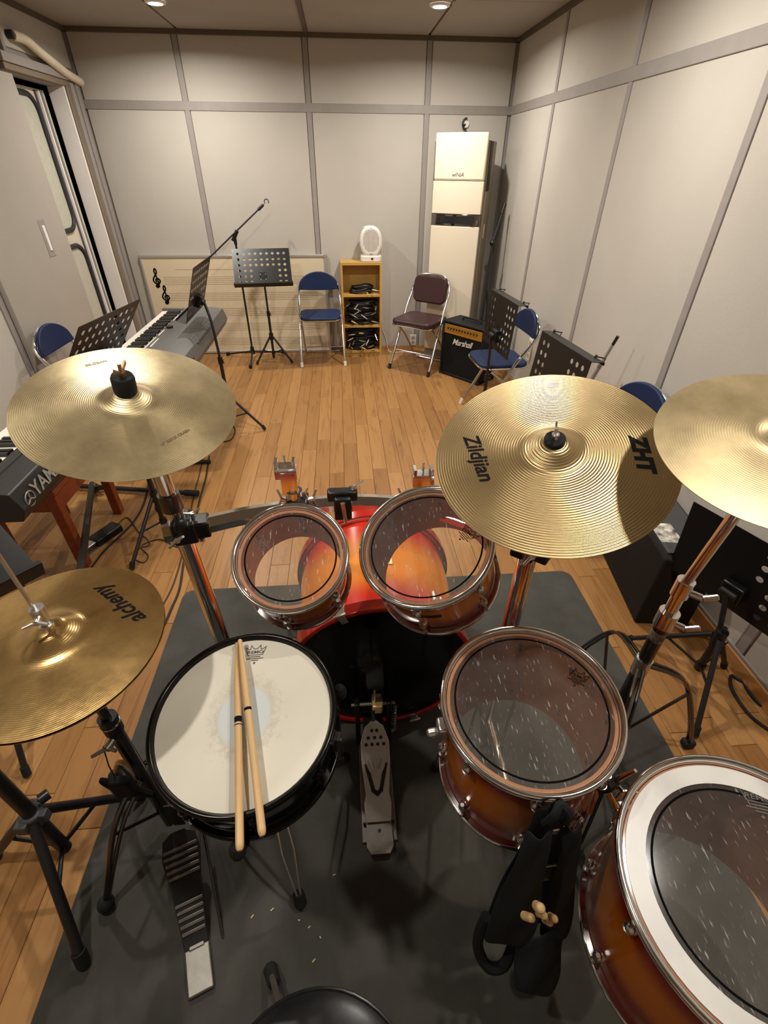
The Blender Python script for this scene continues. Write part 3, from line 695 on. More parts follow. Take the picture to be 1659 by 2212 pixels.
# tom arms
def tom_arm(base, top, tomC, tomM):
    base = V(base); top = V(top); cb = obj('clamp', MB().box((0, 0, 0), (.06, .062, .06), M=T(*base)), M_BLACKSAT, rk, bevel=.006)
    for q, up_ in ((-1, .5), (1, .3)): obj('wing_screw', wing(MB(), base + V((q * .03, 0, .02)), (q, 0, up_), (0, .3, 1), .022), M_CHROME2, cb)
    ar = MB().cyl(base, top, .017, n=18); mid = base.lerp(top, .35); ar.cyl(mid - V((0, 0, .012)), mid + V((0, 0, .014)), .024, n=18)
    wing(ar, mid + V((.02, 0, 0)), (1, 0, 0), (0, 0, 1), .016)
    obj('arm', ar, M_CHROME, rk)
    hd = MB().box((0, 0, .0), (.042, .034, .07), M=T(*(base.lerp(top, .72)))).box((0, 0, 0), (.058, .036, .036), M=T(*top))
    for q in (-1, 1): hd.box((q * .023, 0, .024), (.009, .032, .02), M=T(*top))
    hd.cyl(top + V((0, 0, .01)), top + V((0, 0, .05)), .003, n=8)
    obj('arm_head', hd, M_CHROME, rk, bevel=.004)
    tgt = tomM @ V((0, .15, .09)); obj('l_rod', MB().tube(smoothpts([top, top.lerp(tgt, .3) + V((0, .02, .0)), tgt + V((0, .035, .01)), tgt], 5), .005, 10), M_CHROME, rk)
tom_arm((-.150, 1.108, ZB + .01), (-.172, 1.115, .965), TOM1[0], MT1)
tom_arm((.185, 1.092, ZB + .01), (.20, 1.10, .935), TOM2[0], MT2)
# cymbal tops of the rack: felts and wing nuts
def cym_top(parent, C, nrm, bell_h, fr, fh, mat_w, big=False, inv=None):
    n = V((*nrm, 1)).normalized(); c = V(C) + n * bell_h; M = frame(c, (1, 0, 0), n)
    obj('felt', MB().lathe([(.004, 0), (fr * .96, 0), (fr, fh * .2), (fr, fh * .85), (fr * .9, fh), (.004, fh)], 28), M_FELT, parent, M=M)
    obj('felt', MB().lathe([(.004, -.004), (.02, -.004), (.02, -.018), (.004, -.018)], 24), M_FELT, parent, M=M)
    w = MB().cyl((0, 0, -bell_h - .02), (0, 0, fh + .03), .004, n=10).cyl((0, 0, fh), (0, 0, fh + .012), .008, n=12)
    for q in (-1, 1): w.add([(q * .005, -.002, fh + .004), (q * .005, .002, fh + .004), (q * .022, .002, fh + .018), (q * .022, -.002, fh + .018), (q * .02, -.002, fh + .028), (q * .02, .002, fh + .028), (q * .004, .002, fh + .014), (q * .004, -.002, fh + .014)], [(0, 1, 2, 3), (3, 2, 5, 4), (4, 5, 6, 7), (7, 6, 1, 0), (0, 3, 4, 7), (1, 6, 5, 2)], M=RZ(R(75)))
    obj('wing_nut', w, mat_w, parent, M=M)
cym_top(rk, *CA, .041, .024, .040, M_TANBRASS)
cym_top(rk, *CB, .044, .022, .012, M_CHROME2)

# ------------------------------------------------------------------ straight stand of the right crash
CX, CY = .79, .755
cs = thing('cymbal_stand', 'straight chrome cymbal stand with double braced legs beside the floor tom', 'cymbal stand', (CX, CY, 0))
z1, z2, z3 = onv(1466, 1262, CX, CY), onv(1425, 1325, CX, CY), onv(1368, 1445, CX, CY)
obj('lower_tube', MB().cyl((0, 0, .08), (0, 0, z2), .0185, n=20), M_DSTEEL, cs)
obj('middle_tube', MB().cyl((0, 0, z2), (0, 0, z1), .0155, n=20), M_CHROME, cs)
top = V(CC[0]) - V((CX, CY, 0)); obj('upper_tube', MB().cyl((0, 0, z1), top - V((0, 0, .03)), .012, n=18), M_CHROME, cs)
for zz, s in ((z1, 1.0), (z2, 1.2)):
    jl = obj('height_joint', MB().cyl((0, 0, zz - .03), (0, 0, zz + .02), .0205 * s, n=20), M_CHROME, cs)
    w = MB().cyl((.01, -.012, zz - .01), (.034, -.03, zz - .012), .009, n=10).box((0, 0, 0), (.035, .01, .014), M=T(.045, -.038, zz - .004) @ RZ(R(-20)) @ RY(R(-25))); obj('wing_screw', w, M_CHROME2, jl, bevel=.003)
obj('sticker', MB().lathe([(.0188, z2 - .085), (.0188, z2 - .05)], 20), pm('black_white_sticker', (120, 118, 112), .5, 0, .9, 60), cs)
hub = z3 + .03
obj('leg_hub', MB().cyl((0, 0, hub - .03), (0, 0, hub + .03), .022, n=18), M_CHROME2, cs)
ft = [V((1.13, .765, .03)), V((.90, 1.15, .03)), V((.62, .50, .03))]
for f in ft:
    d = f - V((CX, CY, 0)); pth = smoothpts([(d.x * .06, d.y * .06, hub), (d.x * .5, d.y * .5, hub * .80), (d.x * .86, d.y * .86, hub * .32), (d.x, d.y, .028)], 6)
    side = V((-d.y, d.x, 0)).normalized() * .008
    l = obj('leg', MB().tube([p + side for p in pth], .005, 8).tube([p - side for p in pth], .005, 8), M_DSTEEL, cs)
    obj('rubber_foot', MB().box((d.x, d.y, .022), (.04, .03, .032), M=None), M_RUBBER, l, bevel=.006)
    obj('brace', MB().cyl((d.x * .05, d.y * .05, .10), (d.x * .62, d.y * .62, hub * .66), .005, n=8), M_DSTEEL, cs)
cym_top(cs, tuple(V(CC[0]) - V((CX, CY, 0))), CC[1], .042, .02, .012, M_CHROME2)

# ------------------------------------------------------------------ hi-hat stand with pedal
HX, HY = -.578, .645
hh = thing('hi_hat_stand', 'hi-hat stand with striped metal foot pedal beside the snare drum', 'hi-hat stand', (HX, HY, 0))
hc = V(CH[0]) - V((HX, HY, 0)); zc = onv(236, 1560, HX, HY)
obj('base_tube', MB().cyl((0, 0, .05), (0, 0, zc), .0165, n=20), M_DSTEEL, hh)
obj('upper_tube', MB().cyl((0, 0, zc), (hc.x, hc.y, hc.z - .035), .011, n=18), M_DSTEEL, hh)
jt = obj('height_joint', MB().cyl((0, 0, zc - .035), (0, 0, zc + .02), .021, n=20).cyl((0, 0, zc - .004), (0, 0, zc), .0225, n=20, mi=1), [M_BLACKSAT, M_CHROME], hh)
w = MB(); wing(w, (.0, -.02, zc - .045), (-.3, -1, 0), (1, 0, .3), .028); obj('wing_screw', w, M_STEEL, jt)
obj('seat_cup', MB().lathe([(.008, -.04), (.03, -.03), (.03, -.022), (.008, -.02)], 24, M=T(*hc)), M_BLACKSAT, hh)
obj('pull_rod', MB().cyl((hc.x, hc.y, hc.z - .04), (hc.x - .01, hc.y, 1.25), .0035, n=10), M_CHROME2, hh)
cl_ = MB(); zb = hc.z + .036
cl_.cyl((hc.x, hc.y, zb), (hc.x, hc.y, zb + .012), .012, n=18).cyl((hc.x, hc.y, zb + .012), (hc.x, hc.y, zb + .028), .007, n=14).cyl((hc.x, hc.y, zb + .028), (hc.x, hc.y, zb + .055), .0125, n=18); wing(cl_, (hc.x + .005, hc.y - .012, zb + .042), (.2, -1, 0), (1, .2, 0), .018)
obj('clutch', cl_, M_CHROME2, hh)
obj('felt', MB().lathe([(.004, 0), (.018, 0), (.018, .01), (.004, .01)], 20, M=T(hc.x, hc.y, zb - .01)), M_FELT, hh)
for f in (V((-.702, .462, ZM)), V((-.80, .80, ZM)), V((-.56, .93, ZM))):
    d = f - V((HX, HY, 0)); l = obj('leg', MB().tube(smoothpts([(d.x * .1, d.y * .1, .34), (d.x * .5, d.y * .5, .26), (d.x, d.y, .03)], 5), .0075, 8).tube(smoothpts([(d.x * .1 + .02, d.y * .1, .34), (d.x * .5 + .02, d.y * .5, .26), (d.x + .005, d.y, .03)], 5), .0055, 8), M_DSTEEL, hh)
    obj('rubber_foot', MB().ball((d.x, d.y, .029), .022, 12), M_RUBBER, l)
    obj('brace', MB().cyl((0, 0, .12), (d.x * .55, d.y * .55, .24), .005, n=8), M_DSTEEL, hh)
# footboard
heel = atz(425, 2045, .02) - V((HX, HY, 0)); toe = atz(383, 1795, .14) - V((HX, HY, 0))
Mf = frame(heel, (toe - heel).cross(V((0, 0, 1))), V((0, 0, 1))); 
dirv = (toe - heel); Lf = dirv.length; xax = dirv.normalized().cross(V((0, 0, 1))).normalized(); zax = xax.cross(dirv.normalized()); Mf = frame(heel, xax, zax)
poly = [(-.03, .0), (.03, .0), (.032, .03), (.04, Lf * .55), (.05, Lf * .78), (.042, Lf * .95), (.02, Lf), (-.02, Lf), (-.042, Lf * .95), (-.05, Lf * .78), (-.04, Lf * .55), (-.032, .03)]
fb = obj('footboard', MB().prism(poly, -.006, .0), M_GASKET, hh, M=Mf, bevel=.003)
for i in range(13):
    y0 = .035 + i * (Lf - .06) / 13
    if i in (5, 6, 7): continue
    wdt = .052 + .036 * min(1, y0 / (Lf * .8))
    obj('tread', MB().box((0, y0, .002), (wdt, .0075, .005)), M_STEEL, fb, bevel=.001)
obj('tread_plate', MB().box((0, .035 + 6 * (Lf - .06) / 13, .001), (.068, .05, .003)), M_BLACKSAT, fb)
obj('heel_plate', MB().box((0, -.045, -.006), (.062, .095, .012)).box((0, .010, -.004), (.04, .03, .012)), M_STEEL, hh, M=frame(heel + V((0, 0, .0005)), (xax.x, xax.y, 0), (0, 0, 1)), bevel=.004)
obj('side_bar', MB().cyl((.062, -.02, -.012), (.062, Lf, -.02), .004, n=8), M_DSTEEL, hh, M=Mf)
obj('pull_strap', MB().box((0, 0, 0), (.03, .003, .12), M=T(toe.x, toe.y + .02, toe.z + .05)), M_BLACKSAT, hh)
# drum key hanging from the wing screw
kc = V((-.02, -.06, zc - .05)); tk = thing('drum_key_pouch', 'small black pouch hanging by a cord from the hi-hat stand joint', 'pouch', V((HX, HY, 0)) + kc)
obj('cord', MB().tube([(0, 0.03, .0), (.004, .01, -.05), (.01, 0, -.09)], .0015, 6), M_CABLE, tk); obj('pouch', MB().box((.02, -.005, -.125), (.05, .025, .07)).prism([(-.03, -.09), (.05, -.16), (.075, -.19), (.0, -.17)], -.01, .01, M=T(0.0, 0, 0.0) @ RX(R(90))), M_BAG, tk, bevel=.006)

# ------------------------------------------------------------------ snare stand
SX, SY = -.238, .60
ss = thing('snare_stand', 'dark snare stand with tripod legs below the snare drum', 'snare stand', (SX, SY, 0))
nb = MS.to_3x3() @ V((0, 0, 1)); cb0 = MS @ V((0, 0, -.03)) - V((SX, SY, 0))
obj('tube', MB().cyl((0, 0, .1), (cb0.x, cb0.y, cb0.z - .02), .013, n=18), M_DSTEEL, ss)
obj('basket_hub', MB().cyl((cb0.x, cb0.y, cb0.z - .05), tuple(cb0), .022, n=18), M_BLACKSAT, ss)
for a in (R(25), R(150), R(268)):
    e = MS @ V((.186 * math.cos(a), .186 * math.sin(a), -.012)) - V((SX, SY, 0)); h = MS @ V((.208 * math.cos(a), .208 * math.sin(a), .03)) - V((SX, SY, 0))
    ar = obj('basket_arm', MB().tube([cb0 - V((0, 0, .02)), cb0.lerp(e, .5) - V((0, 0, .012)), e, h], .006, 8), M_DSTEEL, ss)
    obj('rubber_grip', MB().ball(tuple(h), .017, 10, sc=(1, 1, 1.5)).cyl(tuple(e), tuple(h), .012, n=10), M_RUBBER, ar)
for f in (atz(650, 1950, ZM), V((-.47, .70, ZM)), V((-.06, .80, ZM))):
    d = f - V((SX, SY, 0)); s = V((-d.y, d.x, 0)).normalized() * .010
    p0, p1, p2 = V((d.x * .08, d.y * .08, .30)), V((d.x * .6, d.y * .6, .17)), V((d.x, d.y, .045))
    lg_ = obj('leg', MB().tube([p0 + s, p1 + s * 1.6, p2 + s * .4], .0032, 8).tube([p0 - s, p1 - s * 1.6, p2 - s * .4], .0032, 8), M_CHROME2, ss)
    obj('rubber_foot', MB().cyl((d.x * .93, d.y * .93, .05), (d.x * 1.05, d.y * 1.05, .018), .015, .017, 12), M_RUBBER, lg_, bevel=.004)

# ------------------------------------------------------------------ bass drum pedal
PX, PY = .043, .60
bp = thing('bass_drum_pedal', 'silver bass drum pedal with holes in its footboard before the bass drum', 'pedal', (PX, PY, ZM))
hl = V((0, .0, .022)); te = V((-.004, .235, .165)); dv = (te - hl); Lp = dv.length; zx = V((1, 0, 0)).cross(dv.normalized()); Mp = frame(hl, (1, 0, 0), zx)
poly = [(-.038, 0), (.038, 0), (.042, .05), (.036, .075), (.046, .17), (.046, Lp * .8), (.03, Lp * .97), (.018, Lp), (-.018, Lp), (-.03, Lp * .97), (-.046, Lp * .8), (-.046, .17), (-.036, .075), (-.042, .05)]
fb = obj('footboard', MB().prism(poly, -.006, 0), M_PEDAL, bp, M=Mp, bevel=.003)
hol = [(x, Lp * y) for y, xs in ((.92, (-.008, .008)), (.845, (-.02, 0, .02)), (.775, (-.028, -.009, .009, .028))) for x in xs]
pad = [(.036 * math.cos(a), Lp * .74 + .082 * math.sin(a)) for a in [2 * math.pi * i / 28 for i in range(28)]]
obj('toe_pad', MB().prism(pad, 0, .0035), M_PEDAL, fb, bevel=.002)
for h in hol: obj('hole', MB().cyl((h[0], h[1], .002), (h[0], h[1], .0042), .0055, n=12), M_GASKET, fb)
obj('v_groove', MB().ribbon([(-.03, .155), (-.012, .085), (0, .075), (.012, .085), (.03, .155)], .012, .0, .001), M_GASKET, fb)
obj('maker_plate', MB().prism([(p[0], p[1] + .165) for p in rrect(.04, .022, .009)], 0, .0015), M_DSTEEL, fb)
for i in (-1, 0, 1): obj('rib', MB().tube([(i * .018, Lp * .62, .004), (i * .008, Lp * .52, .004)], .003, 8), M_CHROME2, fb)
obj('heel_plate', MB().prism([(-.038, .005), (-.018, .005), (-.018, .02), (.018, .02), (.018, .005), (.038, .005), (.04, -.06), (.028, -.08), (-.028, -.08), (-.04, -.06)], 0, .016).cyl((0, -.02, .016), (0, -.02, .0175), .005, n=10, mi=1).cyl((-.048, .003, .012), (.048, .003, .012), .004, n=8, mi=1), [M_STEEL, M_GASKET], bp, bevel=.004)
obj('base_plate', MB().box((0, .12, .003), (.105, .33, .005)), M_STEEL, bp, bevel=.002)
for s in (-1, 1): obj('upright', MB().box((s * .052, .265, .125), (.016, .03, .24)), M_BLACKSAT, bp, bevel=.004)
obj('axle', MB().cyl((-.07, .262, .232), (.07, .262, .232), .0065, n=12).cyl((.0, .262, .232), (.03, .262, .232), .022, n=18), M_STEEL, bp)
obj('cam_block', MB().box((.012, .262, .232), (.032, .05, .04)), M_BRASSBADGE, bp, bevel=.005)
obj('chain', MB().box((-.002, .24, .20), (.012, .006, .07)), M_DSTEEL, bp)
obj('beater_shaft', MB().cyl((.004, .262, .232), (.004, .225, .42), .004, n=10), M_CHROME2, bp)
obj('beater_head', MB().cyl((.004, .19, .425), (.004, .258, .445), .026, n=20), M_FELT, bp, bevel=.008)
obj('hoop_clamp', MB().box((0, .30, .03), (.07, .05, .03)), M_BLACKSAT, bp, bevel=.004)
obj('spring', MB().tube([(.07 + .007 * math.cos(t * 1.2), .262 + .007 * math.sin(t * 1.2), .08 + t * .0028) for t in range(50)], .0016, 6), M_STEEL, bp)

# ------------------------------------------------------------------ drum throne
th = thing('drum_throne', 'round black vinyl drum stool top seen from above at the mat', 'stool', (-.095, .01, 0))
obj('seat', MB().lathe([(.001, .505), (.10, .503), (.15, .497), (.168, .486), (.174, .47), (.170, .44), (.16, .432), (.001, .432)], 64), M_VINYL, th)
obj('piping', MB().tube([(.1715 * math.cos(2 * math.pi * i / 48), .1715 * math.sin(2 * math.pi * i / 48), .482) for i in range(48)], .0035, 8, closed=True), M_VINYL, th)
obj('post', MB().cyl((0, 0, .12), (0, 0, .435), .014, n=16), M_DSTEEL, th)
for d in (V((-.152, .285, 0)), V((.30, .02, 0)), V((-.14, -.28, 0))):
    l = obj('leg', MB().tube([(d.x * .08, d.y * .08, .3), (d.x * .94, d.y * .94, .055)], .007, 8).tube([(d.x * .08, d.y * .08, .15), (d.x * .6, d.y * .6, .16)], .005, 8), M_CHROME2, th)
    obj('rubber_foot', MB().cyl((d.x * .90, d.y * .90, .05), (d.x * 1.02, d.y * 1.02, .018), .015, .018, 12), M_RUBBER, l, bevel=.004)

# ------------------------------------------------------------------ floor tom legs, clamps between the floor toms
def ftleg(t, Mx, Rs, ang, top=.2):
    Mi = Mx.inverted()
    p = Mx @ V(((Rs + .022) * math.cos(ang), (Rs + .022) * math.sin(ang), top)); q = Mx @ V(((Rs + .022) * math.cos(ang), (Rs + .022) * math.sin(ang), .03))
    g = V((q.x + (q.x - Mx.translation.x) * .15, q.y + (q.y - Mx.translation.y) * .15, .03))
    l = obj('leg', MB().tube([Mi @ p, Mi @ q, Mi @ g], .0055, 10), M_CHROME2, t); obj('rubber_foot', MB().cyl(Mi @ (g + V((0, 0, .01))), Mi @ (g - V((0, 0, .022))), .012, .014, 12), M_RUBBER, l)
    obj('leg_bracket', MB().box(((Rs + .012) * math.cos(ang), (Rs + .012) * math.sin(ang), top - .03), (.03, .036, .06), M=None), M_CHROME2, t, bevel=.006)
for a in (R(70), R(100), R(130)): ftleg(ft1, MF1, .178, a, .15)
obj('mount_bracket', MB().box((-.190, 0, .25), (.024, .036, .05)).cyl((-.2, 0, .24), (-.225, 0, .235), .011, n=12), M_CHROME2, ft1, bevel=.006)
for a in (R(60), R(-40), R(110)): ftleg(ft2, MF2, .2035, a, .18)
# clamp arm joining the two floor toms
A = V((.54, .47, .53)); B = V((.572, .405, .46))
mc = thing('tom_clamp_arm', 'chrome and black clamp arm joining the two floor toms', 'clamp', A)
obj('arm', MB().cyl((-.03, .02, .03), tuple(B - A), .0075, n=14), M_CHROME, mc)
obj('clamp', MB().box((.0, -.01, -.01), (.05, .045, .06), M=RZ(R(30)) @ RX(R(20))), M_BLACKSAT, mc, bevel=.008)
obj('bolt', MB().cyl((-.045, -.05, -.06), (-.02, -.015, -.03), .012, n=16), M_CHROME, mc); obj('lever', MB().cyl((.02, -.02, .02), (.035, -.03, .075), .007, .004, 10), M_CHROME, mc); obj('wing_screw', wing(MB(), (.03, -.02, -.02), (.3, -1, .3), (1, 0, .5), .022), M_CHROME, mc)

# ------------------------------------------------------------------ folding chairs
def chair(label, loc, rz, style='blue'):
    t = thing('folding_chair', label, 'chair', (loc[0], loc[1], 0), rz, 'chairs along the walls')
    pad = M_BLUE if style == 'blue' else M_BROWNV
    H = .79 if style == 'blue' else .81
    w0, w1 = .215, .185
    if style == 'blue':
        arc = [(-.19 * math.cos(q), .172 + .012 * math.sin(q), .648 + .135 * math.sin(q)) for q in [R(12 + 156 * k_ / 8) for k_ in range(9)]]
        main = smoothpts([(-w0, -.21, .01), (-w0 + .006, -.1, .22), (-w0 + .012, .02, .45), (-w1 - .012, .13, .60)] + arc + [(w1 + .012, .13, .60), (w0 - .012, .02, .45), (w0 - .006, -.1, .22), (w0, -.21, .01)], 5)
    else: main = smoothpts([(-w0, -.21, .01), (-w0 + .006, -.1, .22), (-w0 + .012, .02, .45), (-w1 - .01, .13, .62), (-w1, .17, H - .1), (-w1 + .05, .185, H - .02), (0, .19, H), (w1 - .05, .185, H - .02), (w1, .17, H - .1), (w1 + .01, .13, .62), (w0 - .012, .02, .45), (w0 - .006, -.1, .22), (w0, -.21, .01)], 6)
    obj('front_frame', MB().tube(main, .0115, 12), M_CHROME, t)
    rear = smoothpts([(-.185, -.14, .415), (-.185, .0, .30), (-.185, .16, .12), (-.18, .225, .03), (-.14, .24, .012), (.14, .24, .012), (.18, .225, .03), (.185, .16, .12), (.185, .0, .30), (.185, -.14, .415)], 5)
    obj('rear_frame', MB().tube(rear, .010, 10), M_CHROME, t)
    obj('stretcher', MB().cyl((-.205, -.13, .17), (.205, -.13, .17), .006, n=10), M_CHROME, t)
    cap = M_WHITECAP if style == 'blue' else M_RUBBER
    for s in (-1, 1): obj('foot_cap', MB().cyl((s * w0, -.214, .0), (s * w0, -.199, .045), .0155, n=12), cap, t)
    # seat
    if style == 'blue':
        P = [(p[0], p[1]) for p in rrect(.385, .37, .085, 8)]
        st = obj('seat', MB().prism(P, .435, .46, M=T(0, -.03, 0)), pad, t, bevel=.01)
        obj('seat_rim', MB().tube([(p[0] * 1.005, p[1] * 1.005 - .03, .434) for p in P], .007, 8, closed=True), M_CHROME, st)
        # half-moon back, gently curved
        mb = MB(); n = 18; top = []; bot = []
        for i in range(n + 1):
            u = -1 + 2 * i / n; x = u * .195; y = .155 - .028 * (1 - u * u) * -1
            zt = .652 + .142 * math.sqrt(max(0, 1 - abs(u) ** 2)); zb = .645 - .014 * (1 - u * u)
            top.append((x, y, zt)); bot.append((x, y - .008, zb))
        th = .022; vs = []
        for a, b in zip(top, bot): vs += [(a[0], a[1] - th, a[2]), (a[0], a[1], a[2]), (b[0], b[1] - th, b[2]), (b[0], b[1], b[2])]
        fs = []
        for i in range(n):
            o = i * 4; p = o + 4
            fs += [(o, p, p + 1, o + 1), (o + 2, o + 3, p + 3, p + 2), (o, o + 2, p + 2, p), (o + 1, p + 1, p + 3, o + 3)]
        fs += [(0, 1, 3, 2), (n * 4, n * 4 + 2, n * 4 + 3, n * 4 + 1)]
        obj('backrest', mb.add(vs, fs), pad, t, bevel=.006)
    else:
        P = rrect(.41, .39, .06, 8)
        st = obj('seat', MB().prism(P, .425, .475, M=T(0, -.03, 0)), pad, t, bevel=.016)
        obj('seat_rim', MB().tube([(p[0], p[1] - .03, .424) for p in P], .007, 8, closed=True), M_CHROME, st)
        P = rrect(.345, .235, .06, 8); obj('backrest', MB().prism(P, -.02, .02, M=T(0, .152, .685) @ RX(R(80))), pad, t, bevel=.014)
    return t
chair('navy folding chair standing between the whiteboard and the wooden shelf', (-.222, 4.92), R(2))
chair('maroon brown padded folding chair standing before the air conditioner', (.735, 4.66), R(-37), 'brown')
chair('navy folding chair by the grey sliding door behind a tilted music stand', (-1.735, 3.31), R(88))
chair('navy folding chair behind the music stand beside the guitar amplifier', (1.185, 3.52), R(-86))
chair('navy folding chair between the two cymbals with only its back showing', (1.28, 2.05), R(-84))

# ------------------------------------------------------------------ music stands
def perforated(w, h, cols, rows, mx, my, r, skip, thick=.002, n=12):
    """sheet in the xz plane, x right, z up, with real round holes"""
    mb = MB(); cw = (w - 2 * mx) / cols; chh = (h - 2 * my) / rows; xs = -w / 2 + mx; zs = -h / 2 + my
    def q(x0, z0, x1, z1, y): mb.add([(x0, y, z0), (x1, y, z0), (x1, y, z1), (x0, y, z1)], [(0, 1, 2, 3)])
    for y in (0, thick):
        q(-w / 2, -h / 2, w / 2, zs, y); q(-w / 2, h / 2 - my, w / 2, h / 2, y); q(-w / 2, zs, xs, h / 2 - my, y); q(w / 2 - mx, zs, w / 2, h / 2 - my, y)
    q0 = [(-w / 2, -h / 2), (w / 2, -h / 2), (w / 2, h / 2), (-w / 2, h / 2)]
    for i in range(4):
        a, b = q0[i], q0[(i + 1) % 4]; mb.add([(a[0], 0, a[1]), (b[0], 0, b[1]), (b[0], thick, b[1]), (a[0], thick, a[1])], [(0, 1, 2, 3)])
    for i in range(cols):
        for j in range(rows):
            cx, cz = xs + (i + .5) * cw, zs + (j + .5) * chh
            if skip(i, j):
                for y in (0, thick): q(cx - cw / 2, cz - chh / 2, cx + cw / 2, cz + chh / 2, y)
                continue
            sq = []; ci = []
            for k in range(n):
                a = 2 * math.pi * (k + .5) / n; c, s = math.cos(a), math.sin(a); m = max(abs(c), abs(s))
                sq.append((cx + c / m * cw / 2, cz + s / m * chh / 2)); ci.append((cx + c * r, cz + s * r))
            # corners
            vs = [(x, 0, z) for x, z in sq] + [(x, 0, z) for x, z in ci] + [(x, thick, z) for x, z in sq] + [(x, thick, z) for x, z in ci]
            fs = []
            for k in range(n):
                l = (k + 1) % n
                fs += [(k, l, n + l, n + k), (2 * n + k, 3 * n + k, 3 * n + l, 2 * n + l), (n + k, n + l, 3 * n + l, 3 * n + k)]
            o = len(vs)
            for sx in (1, -1):
                for sz in (1, -1):
                    # fill the square's corner triangle
                    idx = [k for k in range(n)]
                    cor = (cx + sx * cw / 2, cz + sz * chh / 2)
                    near = sorted(idx, key=lambda k: (sq[k][0] - cor[0]) ** 2 + (sq[k][1] - cor[1]) ** 2)[:2]
                    for y, off in ((0, 0), (thick, 2 * n)):
                        vs.append((cor[0], y, cor[1])); fs.append((near[0] + off, near[1] + off, len(vs) - 1))
            mb.add(vs, fs)
    return mb
desk_cache = {}
def music_stand(label, base, desk_c, x_ax, up, front=1, feet_a=0., lip_top=False, w=.48, h=.335, tray=True, leg=.24, hubz=.26, clips=False, feet=None, solid=False, sk=None):
    """desk sheet: centre desk_c, x axis x_ax, up vector; front=+1 when the side facing (x cross up) carries the ledge"""
    bx, by = base; t = thing('music_stand', label, 'music stand', (bx, by, 0), 0, 'perforated music stands')
    o = V((bx, by, 0)); c = V(desk_c) - o
    X = V(x_ax).normalized(); U = V(up); U = (U - X * U.dot(X)).normalized(); Yv = U.cross(X)   # sheet y axis
    Md = Matrix(((X.x, Yv.x, U.x, c.x), (X.y, Yv.y, U.y, c.y), (X.z, Yv.z, U.z, c.z), (0, 0, 0, 1)))
    key = (w, h, solid, lip_top, sk)
    skip = sk if sk else (lambda i, j: True) if solid else ((lambda i, j: j > 2 and 2 < i < 7) if lip_top else (lambda i, j: j < 3 and 2 < i < 7))
    if key not in desk_cache:
        desk_cache[key] = obj('desk', perforated(w, h, 9, 6, .025, .02, .0125, skip), M_DESK, t, M=Md); dk = desk_cache[key]
    else: dk = link_copy(desk_cache[key], t, Md)
    s = -front      # ledge side along sheet y
    zl = (h / 2 if lip_top else -h / 2)
    obj('ledge', MB().box((0, s * .03, zl), (w + .01, .06, .003)).box((0, s * .06, zl + (.006 if not lip_top else -.006)), (w + .01, .003, .014)), M_DESK, dk, bevel=.001)
    for q in (-.2, .2): 
        if clips: obj('page_clip', MB().tube([(q - .04, s * .055, zl), (q - .02, s * .075, zl + .012), (q + .03, s * .06, zl + .004)], .003, 6).ball((q + .03, s * .06, zl + .006), .007, 8), M_BLACKSAT, dk)
    for i in (-.022, .022):
        for j in (-.06, -.105): obj('rivet', MB().cyl((i, -.0015, j), (i, .0035, j), .0042, n=8), M_STEEL, dk)
    # back bracket and pole
    b = Md @ V((0, -s * .02, -.07)); b2 = Md @ V((0, -s * .045, -.075))
    obj('bracket', MB().box((0, -s * .015, -.075), (.075, .03, .075), M=Md).cyl(Md @ V((-.03, -s * .035, -.075)), Md @ V((.03, -s * .035, -.075)), .016, n=12), M_BLACKSAT, t, bevel=.005)
    top = V((b2.x * .6, b2.y * .6, b2.z - .07))
    obj('upper_tube', MB().tube(smoothpts([(0, 0, hubz + .05), (0, 0, b2.z * .62), (top.x * .5, top.y * .5, top.z - .04), (b2.x, b2.y, b2.z)], 4), .009, 12), M_BLACK, t)
    obj('lower_tube', MB().cyl((0, 0, .09), (0, 0, b2.z * .60), .0125, n=14), M_BLACK, t)
    obj('collar', wing(MB().cyl((0, 0, b2.z * .60 - .03), (0, 0, b2.z * .60 + .015), .0165, n=14), (.012, -.01, b2.z * .6 - .01), (1, -.5, 0), (0, 0, 1), .015), M_BLACKSAT, t)
    obj('hub', MB().cyl((0, 0, hubz - .03), (0, 0, hubz + .03), .021, n=14), M_BLACKSAT, t); obj('brace_ring', MB().cyl((0, 0, .085), (0, 0, .115), .018, n=12), M_BLACKSAT, t)
    fl_ = [V((f[0] - bx, f[1] - by, 0)) for f in feet] if feet else [V((leg * math.cos(feet_a + i * 2.0944), leg * math.sin(feet_a + i * 2.0944), 0)) for i in range(3)]
    for d in fl_:
        l = obj('leg', MB().cyl((d.x * .07, d.y * .07, hubz), (d.x * .97, d.y * .97, .025), .0095, n=12), M_BLACK, t)
        obj('rubber_foot', MB().cyl((d.x * .93, d.y * .93, .04), (d.x, d.y, .010), .0125, n=12), M_RUBBER, l)
        obj('brace', MB().cyl((0, 0, .10), (d.x * .52, d.y * .52, hubz * .53), .005, n=8), M_BLACK, t)
    return t
music_stand('upright black music stand before the whiteboard, its desk facing the drum kit', (-.715, 4.86), (-.70, 4.755, .885), (.99, .11, 0), (-.05, .61, .79), 1, lip_top=False, w=.50, h=.345, feet=[(-.879, 4.787), (-.531, 4.806), (-.735, 4.985)])
music_stand('black music stand seen edge on beside the grey keyboard', (-.865, 3.36), (-.93, 3.43, .975), (0.0, -1, 0), (.34, 0, .94), 1, feet=[(-.626, 3.324), (-1.0, 3.55), (-.96, 3.16)])
music_stand('black music stand tilted in front of the chair by the sliding door', (-1.0, 2.09), (-1.08, 2.24, .985), (-.16, -.98, 0), (.58, -.08, .80), 1, feet=[(-1.097, 1.82), (-.80, 2.03), (-1.12, 2.32)], w=.48)
